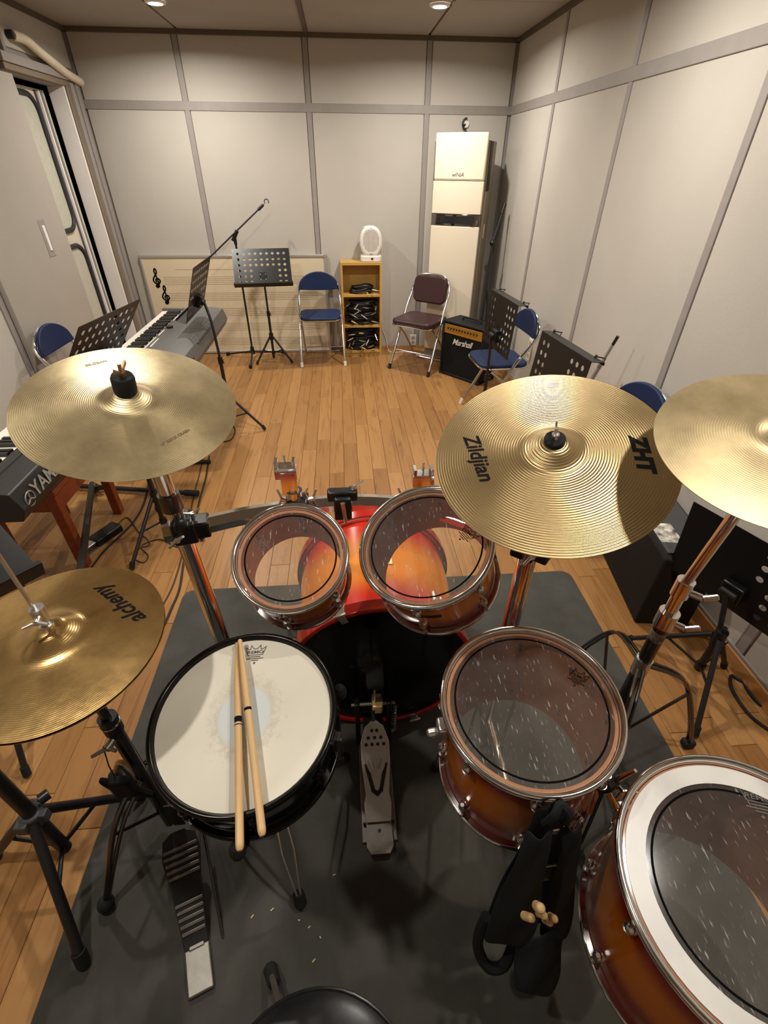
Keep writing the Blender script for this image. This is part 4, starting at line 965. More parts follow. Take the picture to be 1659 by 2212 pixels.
music_stand('black music stand standing close to the guitar amplifier, seen from behind', (1.0, 3.22), (1.04, 3.237, .775), (-.09, 1, 0), (.05, .03, 1), 1, lip_top=True, feet_a=.4, leg=.22, clips=True)
music_stand('black music stand beside the leaning chrome pole, seen from behind', (.975, 2.21), (1.02, 2.19, .785), (-.1, 1, 0), (.10, .0, 1), 1, lip_top=True, feet_a=1.2, leg=.2, clips=True)
music_stand('black music stand in front of the dark cabinet by the right wall', (1.30, 1.01), (1.335, 1.085, .50), (-.37, .93, 0), (-.12, -.05, 1), 1, feet=[(1.178, .795), (1.139, 1.218), (1.47, 1.06)], hubz=.27, sk=lambda i, j: i > 3 or (j < 3 and i > 2))
music_stand('black music stand with its flat desk lying low behind the hi-hat', (-1.17, 1.02), (-1.187, 1.016, .72), (.65, .76, 0), (-.69, .59, .415), 1, feet_a=.9, leg=.2, solid=True)
# tripod standing left of the hi-hat (its top is out of the picture)
tp = thing('tripod_stand', 'black tripod stand with thick tubes at the edge of the mat beside the hi-hat', 'stand', (-.82, .57, 0))
obj('tube', MB().cyl((0, 0, .12), (0, 0, 1.15), .0165, n=16), M_BLACK, tp)
obj('inner_tube', MB().cyl((0, 0, 1.15), (0, 0, 1.5), .0125, n=16), M_BLACK, tp)
obj('hub', MB().cyl((0, 0, .30), (0, 0, .345), .026, n=16).box((.022, .0, .325), (.03, .022, .035)).box((-.012, .02, .325), (.03, .03, .035)).box((-.01, -.022, .325), (.03, .03, .035)), pm('grey_plastic_hub', (62, 62, 64), .5), tp, bevel=.004)
obj('knob', MB().cyl((.02, .02, .36), (.035, .035, .36), .014, n=12), M_BLACKSAT, tp)
for f in ((-.719, .352), (-1.06, .60), (-.70, .735)):
    d = V((f[0] + .82, f[1] - .57, 0)); l = obj('leg', MB().cyl((d.x * .08, d.y * .08, .325), (d.x, d.y, .03), .0125, n=14), M_BLACK, tp); obj('rubber_foot', MB().cyl((d.x * .95, d.y * .95, .05), (d.x * 1.02, d.y * 1.02, .016), .0165, n=14), M_RUBBER, l)
    obj('brace', MB().cyl((0, 0, .14), (d.x * .5, d.y * .5, .17), .006, n=8), M_BLACK, tp)

# ------------------------------------------------------------------ microphone boom stand by the whiteboard
def bez(a, b): return [tuple(a), tuple(b)]
ms = thing('microphone_stand', 'black boom microphone stand with empty clip in front of the whiteboard', 'microphone stand', (-.945, 5.0, 0))
o = V((-.945, 5.0, 0)); pt = aty(507, 512, 5.0) - o
obj('pole', MB().cyl((0, 0, .06), tuple(pt), .0095, n=12), M_BLACK, ms)
obj('hub', MB().cyl((0, 0, .05), (0, 0, .12), .024, .018, 14), M_BLACKSAT, ms)
for f in (V((-1.225, 5.095, .02)), V((-.93, 4.69, .02)), V((-.645, 5.13, .02))):
    d = f - o; l = obj('leg', MB().cyl((0, 0, .075), (d.x, d.y, .02), .009, n=12), M_BLACK, ms); obj('rubber_foot', MB().cyl((d.x * .93, d.y * .93, .026), (d.x * 1.03, d.y * 1.03, .018), .0165, n=12), M_RUBBER, l)
e0, e1 = aty(443, 566, 4.93) - o, aty(570, 441, 5.03) - o
obj('boom', MB().cyl(tuple(e0), tuple(e1), .0065, n=12), M_BLACK, ms)
obj('boom_joint', MB().cyl(tuple(pt + V((-.02, -.01, -.03))), tuple(pt + V((.03, .0, .05))), .017, n=14).cyl(tuple(pt - V((0, 0, .06))), tuple(pt), .014, n=12), M_BLACKSAT, ms)
dv = (e1 - e0).normalized(); obj('thread_end', MB().cyl(tuple(e1 - dv * .07), tuple(e1 - dv * .01), .0125, n=12), M_BLACKSAT, ms)
cen = e1 + dv * .03; obj('clip', MB().tube([tuple(cen + V((math.cos(a), .3 * math.sin(a), math.sin(a))) * .019) for a in [R(-40 + 24 * i) for i in range(12)]], .004, 8), M_BLACKSAT, ms)

# ------------------------------------------------------------------ whiteboard with music staves
WX0, WX1, WH = -1.905, -.145, .912
wbm = thing('staff_whiteboard', 'wide whiteboard printed with music staves leaning on the back wall', 'whiteboard', (WX0, 5.175, 0), 0)
wbm.rotation_euler = (R(-2.2), 0, 0); Wd = WX1 - WX0
obj('face', MB().box((Wd / 2, .012, WH / 2 + .005), (Wd - .02, .012, WH - .02)), M_BOARD, wbm)
for a, b in (((Wd / 2, .01, WH), (Wd, .024, .022)), ((Wd / 2, .01, .016), (Wd, .024, .022)), ((.011, .01, WH / 2), (.022, .024, WH - .02)), ((Wd - .011, .01, WH / 2), (.022, .024, WH - .02))):
    obj('frame_bar', MB().box(a, b), M_ALU, wbm, bevel=.003)
for q in (.011, Wd - .011):
    for z in (.016, WH): obj('corner_cap', MB().box((q, .009, z), (.03, .028, .03)), M_TRIM, wbm, bevel=.004)
for k_ in range(5):
    z0 = .70 - k_ * .145; mb = MB()
    for i in range(5): mb.box((Wd / 2 + .04, .0055, z0 + i * .0165 - .03), (Wd - .28, .001, .0022))
    so_ = obj('staff_lines', mb, M_STAFF, wbm); so_['kind'] = 'stuff'
obj('title_rule', MB().box((.62, .0055, .80), (.62, .001, .003)), M_STAFF, wbm)
clef = [(.1, -.52), (-.05, -.62), (-.16, -.52), (-.06, -.42), (.06, -.48), (.1, -.3), (0, .35), (-.08, .62), (0, .86), (.1, .74), (.06, .5), (-.2, .18), (-.3, -.08), (-.14, -.3), (.12, -.3), (.26, -.12), (.16, .06), (0, .06), (-.1, -.06), (-.04, -.18)]
for z0, dx in ((.715, .115), (.565, .165)):
    pts = smoothpts([(x, y, 0) for x, y in clef], 4); obj('treble_clef', MB().ribbon([(p.x * .11, p.y * .11) for p in pts], .013, 0, .0012, M=T(dx, .0055, z0) @ RX(R(90))).lathe([(0.0005, .0012), (.017, .0012), (.017, 0)], 12, M=T(dx - .004, .0055, z0 - .055) @ RX(R(90))), M_PRINT, wbm)

# ------------------------------------------------------------------ shelf, heater, cables in the shelf
SHX0, SHX1, SHY0, SHY1, SHH = -.008, .385, 5.02, 5.225, .88
sh = thing('bookshelf', 'narrow yellow oak three tier shelf standing against the back wall', 'shelf', ((SHX0 + SHX1) / 2, (SHY0 + SHY1) / 2, 0))
sw, sd = SHX1 - SHX0, SHY1 - SHY0
for s in (-1, 1): obj('side_board', MB().box((s * (sw / 2 - .009), 0, SHH / 2), (.018, sd, SHH)), M_SHELF, sh, bevel=.001)
SZ = [.04, .295, .585, SHH - .012]
for z in SZ: obj('shelf_board', MB().box((0, 0, z), (sw - .036, sd - .002, .02 if z < .8 else .024)), M_SHELF, sh, bevel=.001)
obj('back_board', MB().box((0, sd / 2 - .004, SHH / 2), (sw - .034, .005, SHH - .05)), M_SHELF, sh)
obj('plinth', MB().box((0, -sd / 2 + .02, .015), (sw - .036, .012, .03)), M_SHELF, sh)
def cable_heap(z, n, rad, label, plugs, seed):
    rd = random.Random(seed); t = thing('cable_bundle', label, 'cables', ((SHX0 + SHX1) / 2, 5.105, z), 0, 'audio cables in the shelf')
    for i in range(n):
        zz = .012 + i * .0135; c = (rd.uniform(-.02, .03), rd.uniform(-.01, .012)); a0 = rd.uniform(0, 6); R0 = rad * rd.uniform(.8, 1.05)
        pts = [(c[0] + R0 * 1.25 * math.cos(a0 + k * .5), c[1] + R0 * .62 * math.sin(a0 + k * .5), zz + .008 * math.sin(a0 * 3 + k * 1.3)) for k in range(13)]
        obj('cable_loop', MB().tube(smoothpts(pts, 3, True), .0072, 6, closed=True), M_CABLE, t)
    for i in range(plugs):
        x = rd.uniform(-.13, .14); zz = rd.uniform(.02, .02 + n * .0125); yy = -.085 - rd.uniform(0, .02)
        d = V((rd.uniform(-1, 1), -.5, rd.uniform(-.5, .15))).normalized() * .05
        p = V((x, yy, zz)); e = p + d; e.z = max(.006, e.z)
        obj('plug', MB().cyl(tuple(p), tuple(e), .006, .0075, 8).cyl(tuple(e), tuple(e + (e - p) * .5), .003, n=8), [M_CHROME2, M_YEL][1 if rd.random() < .1 else 0], t)
cable_heap(SZ[2] + .010, 5, .085, 'single coil of black cable on the top tier of the shelf', 2, 3)
cable_heap(SZ[1] + .010, 16, .112, 'heap of coiled black cables with silver plugs on the middle tier', 11, 5)
cable_heap(SZ[0] + .010, 16, .112, 'heap of coiled black cables with silver plugs on the bottom tier', 14, 8)
ht = thing('fan_heater', 'small white oval fan heater standing on top of the shelf', 'heater', (.288, 5.11, SHH))
ov = [(.104 * math.copysign(abs(math.cos(a)) ** .85, math.cos(a)), .165 + .128 * math.copysign(abs(math.sin(a)) ** .9, math.sin(a))) for a in [2 * math.pi * i / 40 for i in range(40)]]
ov = [(x, max(z, .05)) for x, z in ov]
obj('body', MB().prism(ov, -.055, .055, M=RX(R(90))), M_WPLAST, ht, bevel=.018)
obj('base', MB().prism(rrect(.2, .13, .04), 0, .052), M_WPLAST, ht, bevel=.008)
gr = MB()
for i in range(-6, 7):
    for j in range(-14, 15):
        x, z = i * .0115, .175 + j * .0062
        if (x / .078) ** 2 + ((z - .175) / .093) ** 2 < 1: gr.box((x, -.0558, z), (.0062, .002, .0020))
g = obj('grille_slots', gr, M_GREYSLOT, ht); g['kind'] = 'stuff'
obj('switch', MB().box((.008, -.066, .027), (.02, .004, .016)), M_GASKET, ht); obj('dial', MB().cyl((-.05, 0, .27), (-.055, 0, .287), .022, n=14), M_WPLAST, ht)
obj('indicator', MB().cyl((0, -.055, .278), (0, -.057, .278), .003, n=8), M_GASKET, ht); obj('name_plate', MB().box((0, -.056, .066), (.03, .002, .005)), M_PRINTGREY, ht)

# ------------------------------------------------------------------ air conditioner
AX0, AX1, AYF, AYB, AH = .808, 1.245, 4.855, 5.20, 1.845
aw, ad = .435, .33; aa = R(-25)
ac = thing('air_conditioner', 'tall cream floor standing air conditioner in the back corner', 'air conditioner', (.822 + aw / 2 * math.cos(aa) - ad / 2 * math.sin(aa), 4.925 + aw / 2 * math.sin(aa) + ad / 2 * math.cos(aa), 0), aa)
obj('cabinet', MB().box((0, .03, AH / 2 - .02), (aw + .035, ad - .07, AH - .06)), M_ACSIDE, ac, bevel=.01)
def curved(z0, z1, topr=0):
    P = []; n = 14
    for i in range(n + 1):
        u = -1 + 2 * i / n; P.append((u * aw / 2, -ad / 2 - .018 * (1 - u * u) + .0))
    poly = P + [(aw / 2, -ad / 2 + .05), (-aw / 2, -ad / 2 + .05)]
    return MB().prism(poly, z0, z1)
obj('front_panel', curved(1.525, AH), M_AC, ac, bevel=.012)
obj('front_panel', curved(1.285, 1.521), M_AC, ac, bevel=.003)
bd = obj('mirror_band', curved(1.195, 1.283), M_MIRROR, ac, bevel=.003)
obj('display', MB().box((.02, -ad / 2 - .018, 1.24), (.30, .002, .055)), pm('dark_display', (42, 40, 40), .08), bd)
obj('front_panel', curved(.10, 1.193), M_AC, ac, bevel=.006)
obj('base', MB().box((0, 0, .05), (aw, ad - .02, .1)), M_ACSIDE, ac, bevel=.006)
for s in (-1, 1): obj('side_vent', MB().box((s * (aw / 2 + .0165), -.05, 1.62), (.006, .10, .34)), M_GASKET, ac)
obj('maker_logo', text_mb('wiNiA', .042, .0008, .25, M=T(-.005, -ad / 2 - .0185, 1.565) @ RX(R(90)), spacing=.95), M_PRINTGREY, ac)
obj('side_handle', MB().box((aw / 2 + .018, -.02, 1.15), (.008, .03, .11)), M_AC, ac, bevel=.003)
hk = thing('wall_cable_hook', 'black and white round cable hook on the wall above the air conditioner', 'hook', (1.13, YB - .004, 1.918))
obj('plate', MB().cyl((0, 0, 0), (0, -.012, 0), .026, n=18), M_WPLAST, hk); obj('hook', MB().tube([(.028 * math.cos(a) - .004, -.02, .036 * math.sin(a)) for a in [R(75 + 15 * i) for i in range(15)]], .0075, 8).cyl((0, 0, 0), (-.02, -.02, -.01), .008, n=8), M_GASKET, hk)

# ------------------------------------------------------------------ stand folded in the corner behind the amp
c0 = V((1.38, 4.72, 0)); fs_ = thing('folded_stand', 'black folded boom stand leaning in the corner beside the air conditioner', 'stand', c0)
a, b, c = aty(1047, 640, 4.70) - c0, aty(1064, 525, 4.74) - c0, aty(1091, 440, 4.82) - c0
obj('lower_tube', MB().cyl((-.08, -.10, .02), tuple(b), .011, n=12), M_BLACK, fs_)
obj('leg', MB().cyl((-.01, -.13, .02), tuple(a + V((.03, 0, 0))), .009, n=10), M_BLACK, fs_)
obj('joint', MB().ball(tuple(b), .026, 12), M_BLACKSAT, fs_); obj('boom_arm', MB().cyl(tuple(b), tuple(c), .009, n=12).cyl(tuple(c.lerp(b, .25)), tuple(c), .014, n=12), M_BLACK, fs_)
obj('leg', MB().cyl((.05, -.10, .02), tuple(a + V((.02, .02, .05))), .009, n=10), M_BLACK, fs_)

# ------------------------------------------------------------------ guitar amplifier
p0, p1 = V((.905, 4.468, 0)), V((1.20, 4.108, 0)); xa = (p1 - p0).normalized(); na = V((-xa.y * -1, xa.x * -1, 0)); na = V((xa.y, -xa.x, 0))
if na.y > 0: na = -na
aw = (p1 - p0).length; AHh, AD = .495, .25
Ma = Matrix(((xa.x, -na.x, 0, (p0.x + p1.x) / 2 - na.x * AD / 2), (xa.y, -na.y, 0, (p0.y + p1.y) / 2 - na.y * AD / 2), (0, 0, 1, 0), (0, 0, 0, 1)))
am = thing('guitar_amplifier', 'black guitar amplifier with gold control panel and white script logo', 'amplifier', M=Ma)
bx = MB().box((0, AD / 2 - .01, AHh / 2), (aw, .02, AHh)).box((-aw / 2 + .01, 0, AHh / 2), (.02, AD, AHh)).box((aw / 2 - .01, 0, AHh / 2), (.02, AD, AHh)).box((0, 0, AHh - .01), (aw, AD, .02)).box((0, 0, .012), (aw, AD, .024))
obj('cabinet', bx, M_TOLEX, am, bevel=.006)
obj('grille', MB().box((0, -AD / 2 + .018, .20), (aw - .04, .01, .352)), M_GRILLE, am)
obj('control_panel', MB().box((0, -AD / 2 + .014, .425), (aw - .04, .012, .082), M=None), M_GOLD, am, bevel=.003)
for i in range(11): obj('control_knob', MB().cyl((-.17 + i * .032, -AD / 2 + .008, .432), (-.17 + i * .032, -AD / 2 - .008, .432), .0085, n=12).cyl((-.17 + i * .032, -AD / 2 - .008, .432), (-.17 + i * .032, -AD / 2 - .010, .432), .006, n=10, mi=1), [M_BLACKSAT, M_CHROME2], am)
obj('script_logo', text_mb('Marshall', .072, .003, .35, M=T(.0, -AD / 2 + .010, .325) @ RX(R(90)) @ RZ(R(2)), bold=.0002, spacing=.92), M_LOGOW, am)
obj('handle', MB().tube(smoothpts([(-.1, 0, AHh), (-.08, 0, AHh + .025), (.08, 0, AHh + .025), (.1, 0, AHh)], 4), .008, 8), M_RUBBER, am)
for sx in (-1, 1):
    for sz in (0.012, AHh - .012): obj('corner_guard', MB().ball((sx * (aw / 2 - .008), -AD / 2 + .008, sz), .0145, 10), M_RUBBER, am)

# ------------------------------------------------------------------ keyboards
def keyboard(label, x_key, x_rear, y0, y1, ztop, hgt, nw, far):
    """long axis along y; keys on the -x side"""
    t = thing('keyboard', label, 'keyboard', ((x_key + x_rear) / 2, (y0 + y1) / 2, ztop - hgt)); L = y1 - y0; wd = x_rear - x_key; Zt = hgt
    xk = -wd / 2; kd = .15; yL = L - .06
    body = M_KBGREY if far else M_KBDARK
    prof = [(xk + kd, 0), (xk + kd, Zt - .012), (xk + kd + .02, Zt - .004), (wd / 2 - .10, Zt), (wd / 2 - .012, Zt - .012), (wd / 2 + .012, Zt * .35), (wd / 2 - .01, 0)]
    obj('case', MB().prism(prof, -L / 2, L / 2, M=RX(R(90))), body, t, bevel=.004)
    obj('key_bed', MB().box((xk + kd / 2, 0, (Zt - .04) / 2), (kd, L, Zt - .04)), M_KBDARK, t, bevel=.003)
    for s in (-1, 1): obj('end_cheek', MB().box((xk + kd / 2, s * (L / 2 - .013), Zt / 2), (kd + .01, .026, Zt - .008)), body, t, bevel=.004)
    kw = yL / nw; wk = MB(); bk = MB()
    for i in range(nw):
        yc = -yL / 2 + (i + .5) * kw; wk.box((xk + kd / 2 - .002, yc, Zt - .028), (kd - .004, kw - .0012, .016))
        if i < nw - 1 and (i % 7) not in (1, 4): bk.box((xk + kd - .05, -yL / 2 + (i + 1) * kw, Zt - .014), (.09, kw * .62, .014))
    o1 = obj('white_keys', wk, M_KEYW, t); o1['kind'] = 'stuff'; o2 = obj('black_keys', bk, M_KEYB, t); o2['kind'] = 'stuff'
    if far:
        for k_, (yy, xx, n_, len_) in enumerate(((-.28, .03, 1, .30), (-.24, .055, 1, .16), (-.03, .035, 1, .12), (.33, .03, 1, .13), (.30, .055, 1, .10))):
            obj('button_row', MB().box((xk + kd + xx - .0, yy, Zt - .001 + .001), (.007, len_, .004)), M_KEYW, t)
        obj('dial', MB().cyl((xk + kd + .05, .1, Zt - .008), (xk + kd + .05, .1, Zt + .008), .022, n=16), M_BLACKSAT, t)
        obj('rear_recess', MB().box((wd / 2 - .06, .02, Zt - .006), (.10, .42, .008)), pm('keyboard_recess', (64, 64, 62), .5), t, M=RY(R(5)))
        obj('red_label', MB().box((wd / 2 + .004, -.42, Zt * .55), (.004, .085, .012), M=None), M_RED, t); obj('socket_panel', MB().box((wd / 2 + .002, -.42, Zt * .42), (.006, .12, .05)), M_GASKET, t)
    else:
        ml = text_mb('YAMAHA', .072, .0006, 0, M=T(wd / 2 + .008, -L / 2 + .235, Zt * .55) @ RZ(R(90)) @ RX(R(90)) @ RX(R(-10)), bold=.001)
        obj('maker_logo', ml, M_LOGOG, t)
        em = MB().tube([(0, .026 * math.cos(a), .026 * math.sin(a)) for a in [2 * math.pi * i / 24 for i in range(24)]], .0022, 6, closed=True)
        for a in (90, 210, 330): em.cyl((0, 0, 0), (0, .024 * math.cos(R(a)), .024 * math.sin(R(a))), .003, n=6)
        obj('maker_emblem', em, M_LOGOG, t, loc=(wd / 2 + .0085, -L / 2 + .058, Zt * .48))
        obj('trim_line', MB().box((xk + kd + .06, 0, Zt - .001), (.006, L - .02, .006)), M_GASKET, t); obj('screw_hole', MB().cyl((wd / 2, .02, Zt * .3), (wd / 2 + .014, .02, Zt * .3), .008, n=10), M_GASKET, t)
        obj('page_knob', MB().ball((xk + kd - .02, .22, Zt + .004), .014, 10), M_BLACKSAT, t)
    return t
keyboard('grey digital piano beside the whiteboard with white keys on its far side', -1.355, -.905, 2.62, 3.93, .75, .13, 52, True)
keyboard('dark keyboard with grey maker lettering on its back, half under the cymbal', -1.435, -1.125, 1.40, 2.40, .75, .125, 36, False)
def trestle(label, x, y0, y1, ztop, yk):
    t = thing('keyboard_stand', label, 'stand', (x, (y0 + y1) / 2, 0)); L = (y1 - y0) / 2
    for s in (-1, 1):
        obj('leg', MB().cyl((s * .02, -L * .8, .03), (s * .02, L * .8, ztop - .02), .014, n=12) if s > 0 else MB().cyl((s * .02, L * .8, .03), (s * .02, -L * .8, ztop - .02), .014, n=12), M_BLACK, t)
        obj('foot_bar', MB().cyl((-.2, s * L * .8, .017), (.2, s * L * .8, .017), .0135, n=12), M_BLACK, t); obj('top_bar', MB().cyl((-.16, s * L * .8, ztop - .014), (.16, s * L * .8, ztop - .014), .0135, n=12), M_BLACK, t)
    obj('pivot', MB().cyl((-.05, 0, ztop / 2), (.05, 0, ztop / 2), .022, n=14), M_BLACKSAT, t); return t
trestle('black crossed stand under the grey digital piano', -1.13, 2.75, 3.75, .62, 0)
# low black frame of the near keyboard's stand
ks = thing('keyboard_stand', 'black tube stand of the dark keyboard with a rubber capped foot bar on the floor', 'stand', (-1.54, 2.52, 0)); o = V((-1.54, 2.52, 0))
obj('foot_bar', MB().cyl((-.22, .08, .03), (.60, -.07, .03), .0145, n=12), M_BLACK, ks); obj('end_cap', MB().cyl((.545, -.06, .03), (.625, -.074, .03), .0195, n=12), M_RUBBER, ks)
lp = atz(176, 1236, .29) - o; obj('leg', MB().cyl((-.02, .03, .06), tuple(lp * 1.12), .017, n=8), M_BLACK, ks); obj('joint', MB().ball((.0, .0, .05), .032, 12).cyl((.0, -.0, .05), (.045, -.015, .06), .016, n=10), M_BLACKSAT, ks)
obj('upright', MB().cyl((.14, -.98, .0), (.14, -.98, .61), .014, n=10), M_BLACK, ks); obj('top_bar', MB().cyl((.10, -.98, .61), (.38, -.98, .61), .012, n=10), M_BLACK, ks)
# wooden bench under the dark keyboard
bn = thing('wooden_bench', 'red brown wooden bench with square legs under the dark keyboard', 'bench', (-1.49, 2.10, 0))
bw, bl = .30, .45
obj('seat', MB().box((0, 0, .455), (bw + .08, bl + .08, .03)), M_REDWOOD, bn, bevel=.006)
for sx in (-1, 1):
    for sy in (-1, 1): obj('leg', MB().box((sx * (bw / 2), sy * (bl / 2), .22), (.045, .045, .44)), M_REDWOOD, bn, bevel=.004)
for s in (-1, 1):
    obj('apron', MB().box((s * bw / 2, 0, .39), (.022, bl - .04, .10)), M_REDWOOD, bn, bevel=.002); obj('apron', MB().box((0, s * bl / 2, .39), (bw - .04, .022, .10)), M_REDWOOD, bn, bevel=.002)
# sustain pedal
sp_ = thing('sustain_pedal', 'black sustain pedal with silver tongue lying under the keyboards', 'pedal', atz(225, 1165, 0), R(-28))
obj('housing', MB().box((0, .02, .022), (.075, .16, .044)), M_BLACKSAT, sp_, bevel=.008); obj('tongue', MB().box((0, -.09, .03), (.05, .09, .010)), M_CHROME2, sp_, bevel=.003); obj('base', MB().box((0, -.03, .004), (.07, .2, .008)), M_STEEL, sp_)

# ------------------------------------------------------------------ right side: cabinet, pole, outlets
cbn = thing('speaker_cabinet', 'low dark brown speaker cabinet standing along the right wall', 'speaker', (1.378, 1.54, 0), R(-8))
obj('cabinet', MB().box((0, 0, .19), (.23, .50, .38)), mfabric('dark_brown_carpet', (36, 31, 26), 600, .6, .9), cbn, bevel=.01)
obj('top_panel', MB().box((0, 0, .385), (.19, .44, .01)), pm('dark_grey_top', (66, 66, 64), .6), cbn)
obj('sticker', MB().box((-.05, -.09, .3905), (.09, .13, .0012), M=None), pm('black_white_print', (176, 170, 158), .5, 0, .98, 34), cbn)
cp = V((1.40, 2.39, .93)); cb_ = V((1.24, 2.62, .0)); pole = thing('chrome_pole', 'thin telescopic chrome pole leaning beside the black music stand', 'pole', cb_)
d = cp - cb_
obj('outer_tube', MB().cyl((0, 0, .0), tuple(d * .83), .0115, n=14), M_ALU, pole); obj('inner_tube', MB().cyl(tuple(d * .83), tuple(d * .95), .009, n=14), M_ALU, pole); obj('tip', MB().cyl(tuple(d * .95), tuple(d), .0085, n=8), M_DSTEEL, pole)
obj('collar', MB().cyl(tuple(d * .81), tuple(d * .835), .0135, n=14), M_CHROME2, pole)
def outlet(label, M, n=2):
    t = thing('power_outlet', label, 'outlet', M=M); obj('plate', MB().box((0, 0, .006), (.07, .06 + .055 * (n - 1), .012)), M_WPLAST, t, bevel=.004)
    for i in range(n):
        s = obj('socket', MB().cyl((0, (i - (n - 1) / 2) * .05, .0122), (0, (i - (n - 1) / 2) * .05, .0135), .019, n=18), pm('outlet_grey', (176, 170, 160), .4), t)
        for q in (-1, 1): obj('pin_hole', MB().cyl((q * .008, (i - (n - 1) / 2) * .05, .0136), (q * .008, (i - (n - 1) / 2) * .05, .0142), .003, n=8), M_GASKET, s)
outlet('tall white power outlet on the right wall behind the navy chair', T(XR - .003, 3.80, .42) @ RY(R(-90)) @ RZ(R(90)), 3)
outlet('small grey power outlet low on the back wall behind the brown chair', T(.745, YB - .004, .09) @ RX(R(90)), 2)

# ------------------------------------------------------------------ stick bag on the floor tom
HB = V((.350, .346, .702)); sb = thing('stick_bag', 'black nylon drumstick bag hanging from the floor tom rim', 'bag', HB)
def sheet(rows, mat, name, th=.006):
    """rows: list of rows of points (local) -> thick cloth"""
    mb = MB(); nr, nc = len(rows), len(rows[0]); vs = [p for r in rows for p in r]
    fs = [(i * nc + j, i * nc + j + 1, (i + 1) * nc + j + 1, (i + 1) * nc + j) for i in range(nr - 1) for j in range(nc - 1)]
    o = obj(name, mb.add(vs, fs), mat, sb); m = o.modifiers.new('s', 'SOLIDIFY'); m.thickness = th; m.offset = 0
    m2 = o.modifiers.new('ss', 'SUBSURF'); m2.levels = 1; m2.render_levels = 2; return o
def flap(xc, zt, zb, wt, wb, y0, bend, skew):
    rows = []
    for i in range(7):
        u = i / 6; z = zt + (zb - zt) * u; w_ = wt + (wb - wt) * u; row = []
        for j in range(7):
            v = -1 + 2 * j / 6; row.append((xc + skew * u + v * w_ / 2, y0 - .075 * u - bend * (1 - v * v) + .006 * math.sin(u * 9 + v * 4), z + (.003 if u > 0 else -.012 * abs(v))))
        rows.append(row)
    return rows
sheet(flap(-.032, -.03, -.40, .045, .12, -.012, .02, -.022), M_BAG, 'side_flap')
sheet(flap(.032, -.03, -.42, .03, .075, -.008, .016, .02), M_BAG, 'side_flap')
sheet(flap(.0, -.03, -.47, .05, .19, .02, .0, -.005), M_BAG, 'back_panel')
sheet(flap(.015, -.37, -.50, .11, .10, -.075, .022, -.01), M_BAG, 'pocket')
obj('strap', MB().tube(smoothpts([(-.018, -.004, -.05), (-.014, -.012, -.0), (0, .0, .014), (.014, -.012, .0), (.018, -.004, -.05)], 5), .008, 8), M_BAG, sb)
obj('strap', MB().tube(smoothpts([(-.10, -.06, -.36), (-.115, -.085, -.44), (-.095, -.115, -.49), (-.055, -.115, -.50), (-.03, -.085, -.45)], 5), .012, 8), M_BAG, sb)
obj('buckle', MB().box((.004, -.012, -.07), (.014, .004, .02)), M_CHROME2, sb, bevel=.002)
obj('name_window', MB().prism(rrect(.032, .075, .004), 0, .003, M=T(.012, -.035, -.20) @ RX(R(90)) @ RZ(R(8))).ribbon([(p[0] + .0, p[1]) for p in rrect(.034, .077, .004)], .003, .003, .005, 1, T(.012, -.035, -.20) @ RX(R(90)) @ RZ(R(8)), True), [M_DSTEEL, M_CHROME2], sb)
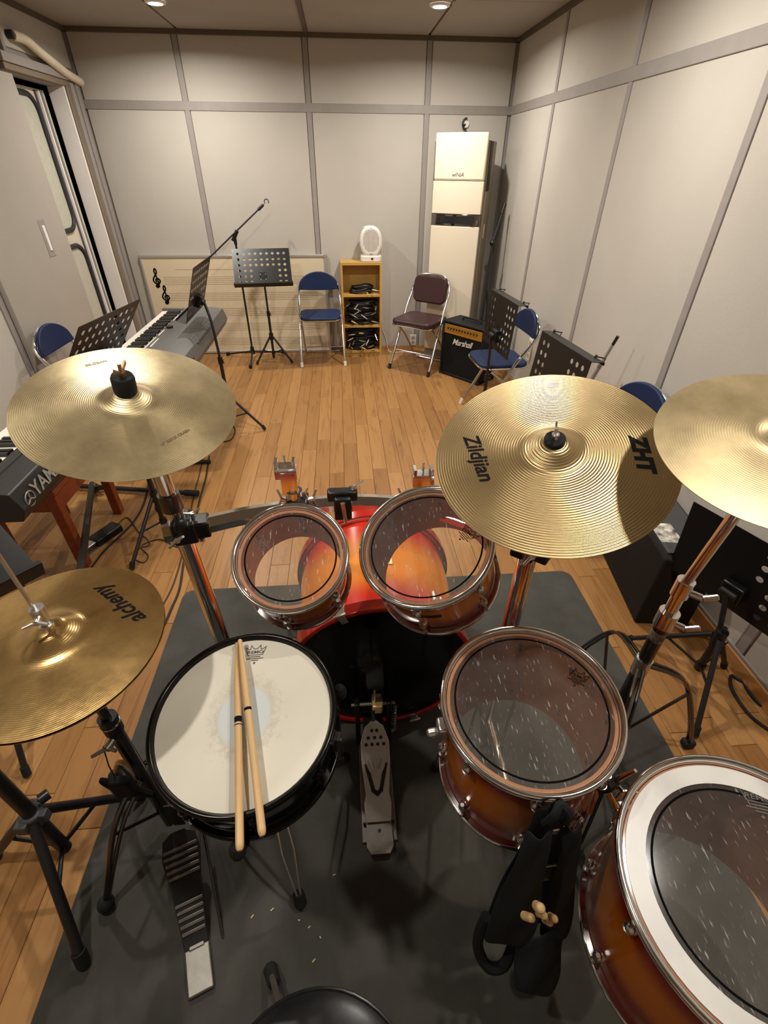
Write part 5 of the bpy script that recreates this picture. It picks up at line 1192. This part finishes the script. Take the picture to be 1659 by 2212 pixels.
for i, (px, py, z, ln, rr) in enumerate(((1168, 1962, .37, (.012, .02, -.06), .0085), (1148, 1983, .36, (-.012, .01, -.06), .0075), (1176, 1978, .35, (.0, .02, -.06), .0065), (1198, 1985, .345, (.012, .02, -.06), .0068), (1188, 1992, .34, (.006, .02, -.06), .0068))):
    p = aty(px, py, .240); e = V((ln[0] * .3, .012, -.035))
    o = obj('spare_stick', MB().cyl((0, 0, 0), tuple(e), rr, n=12).ball((0, 0, 0), rr, 12), M_STICK, loc=p)
    tag(o, ['thick pale stick butt poking highest out of the hanging stick bag', 'single pale stick end poking out left in the hanging stick bag', 'thin pale rod tip poking out of the hanging stick bag', 'thin pale rod tip poking out of the hanging stick bag', 'thin pale rod tip poking out of the hanging stick bag'][i], 'drumstick', 'sticks in the hanging bag')

# ------------------------------------------------------------------ cables on the floor
def cable(label, pts, r=.0045, mat=None, z=None):
    P = [atz(p[0], p[1], p[2] if len(p) > 2 else r + .001) for p in pts]; o = obj('floor_cable', MB().tube(smoothpts(P, 7), r, 8), mat or M_CABLE)
    tag(o, label, 'cable'); return o
cable('thin black cable running down the floor beside the grey piano stand', [(470, 955), (498, 950), (508, 930), (500, 915)], .004)
cable('black cable running from the keyboards along the floor to the hi-hat', [(452, 985), (445, 1030), (430, 1085), (425, 1110), (400, 1200), (388, 1270), (372, 1310), (352, 1355)], .0048)
cable('second thin cable running beside the black one by the rack post', [(440, 985), (432, 1020), (418, 1075), (395, 1190), (375, 1260), (350, 1310)], .0035, M_CABLEB)
cable('black cable slanting over the floor between bench and music stand', [(198, 1225), (225, 1190), (262, 1155), (290, 1125), (312, 1085), (325, 1030)], .005)
cable('thin brown cable curling from the sustain pedal over the floor', [(252, 1135), (275, 1118), (300, 1150), (318, 1165), (322, 1178), (300, 1185), (290, 1205), (310, 1215), (320, 1200), (305, 1180), (345, 1165), (385, 1182), (400, 1165)], .003, M_CABLEB)
cable('thick black cable looping on the floor beneath the right music stand', [(1585, 1395), (1620, 1410), (1675, 1440), (1720, 1500)], .006)
cable('thick black cable making the wider loop on the floor at the right wall', [(1650, 1490), (1600, 1470), (1580, 1460), (1582, 1490), (1620, 1545), (1680, 1590)], .006)
cable('thick black cable making the narrower loop on the floor at the right wall', [(1670, 1480), (1625, 1465), (1606, 1462), (1612, 1485), (1640, 1520), (1690, 1550)], .006)
cable('white cable lying behind the brown folding chair', [(838, 758), (850, 762), (870, 760), (895, 764), (915, 768)], .004, M_WPLAST)
cord = [(.40, 5.228, 1.0), (.402, 5.23, .6), (.405, 5.23, .25), (.45, 5.225, .12), (.47, 5.2, .01), (.5, 5.1, .006)]
obj('power_cord', MB().tube(smoothpts([tuple(V(p) - V((.288, 5.11, SHH))) for p in cord], 6), .003, 8), M_WPLAST, ht)
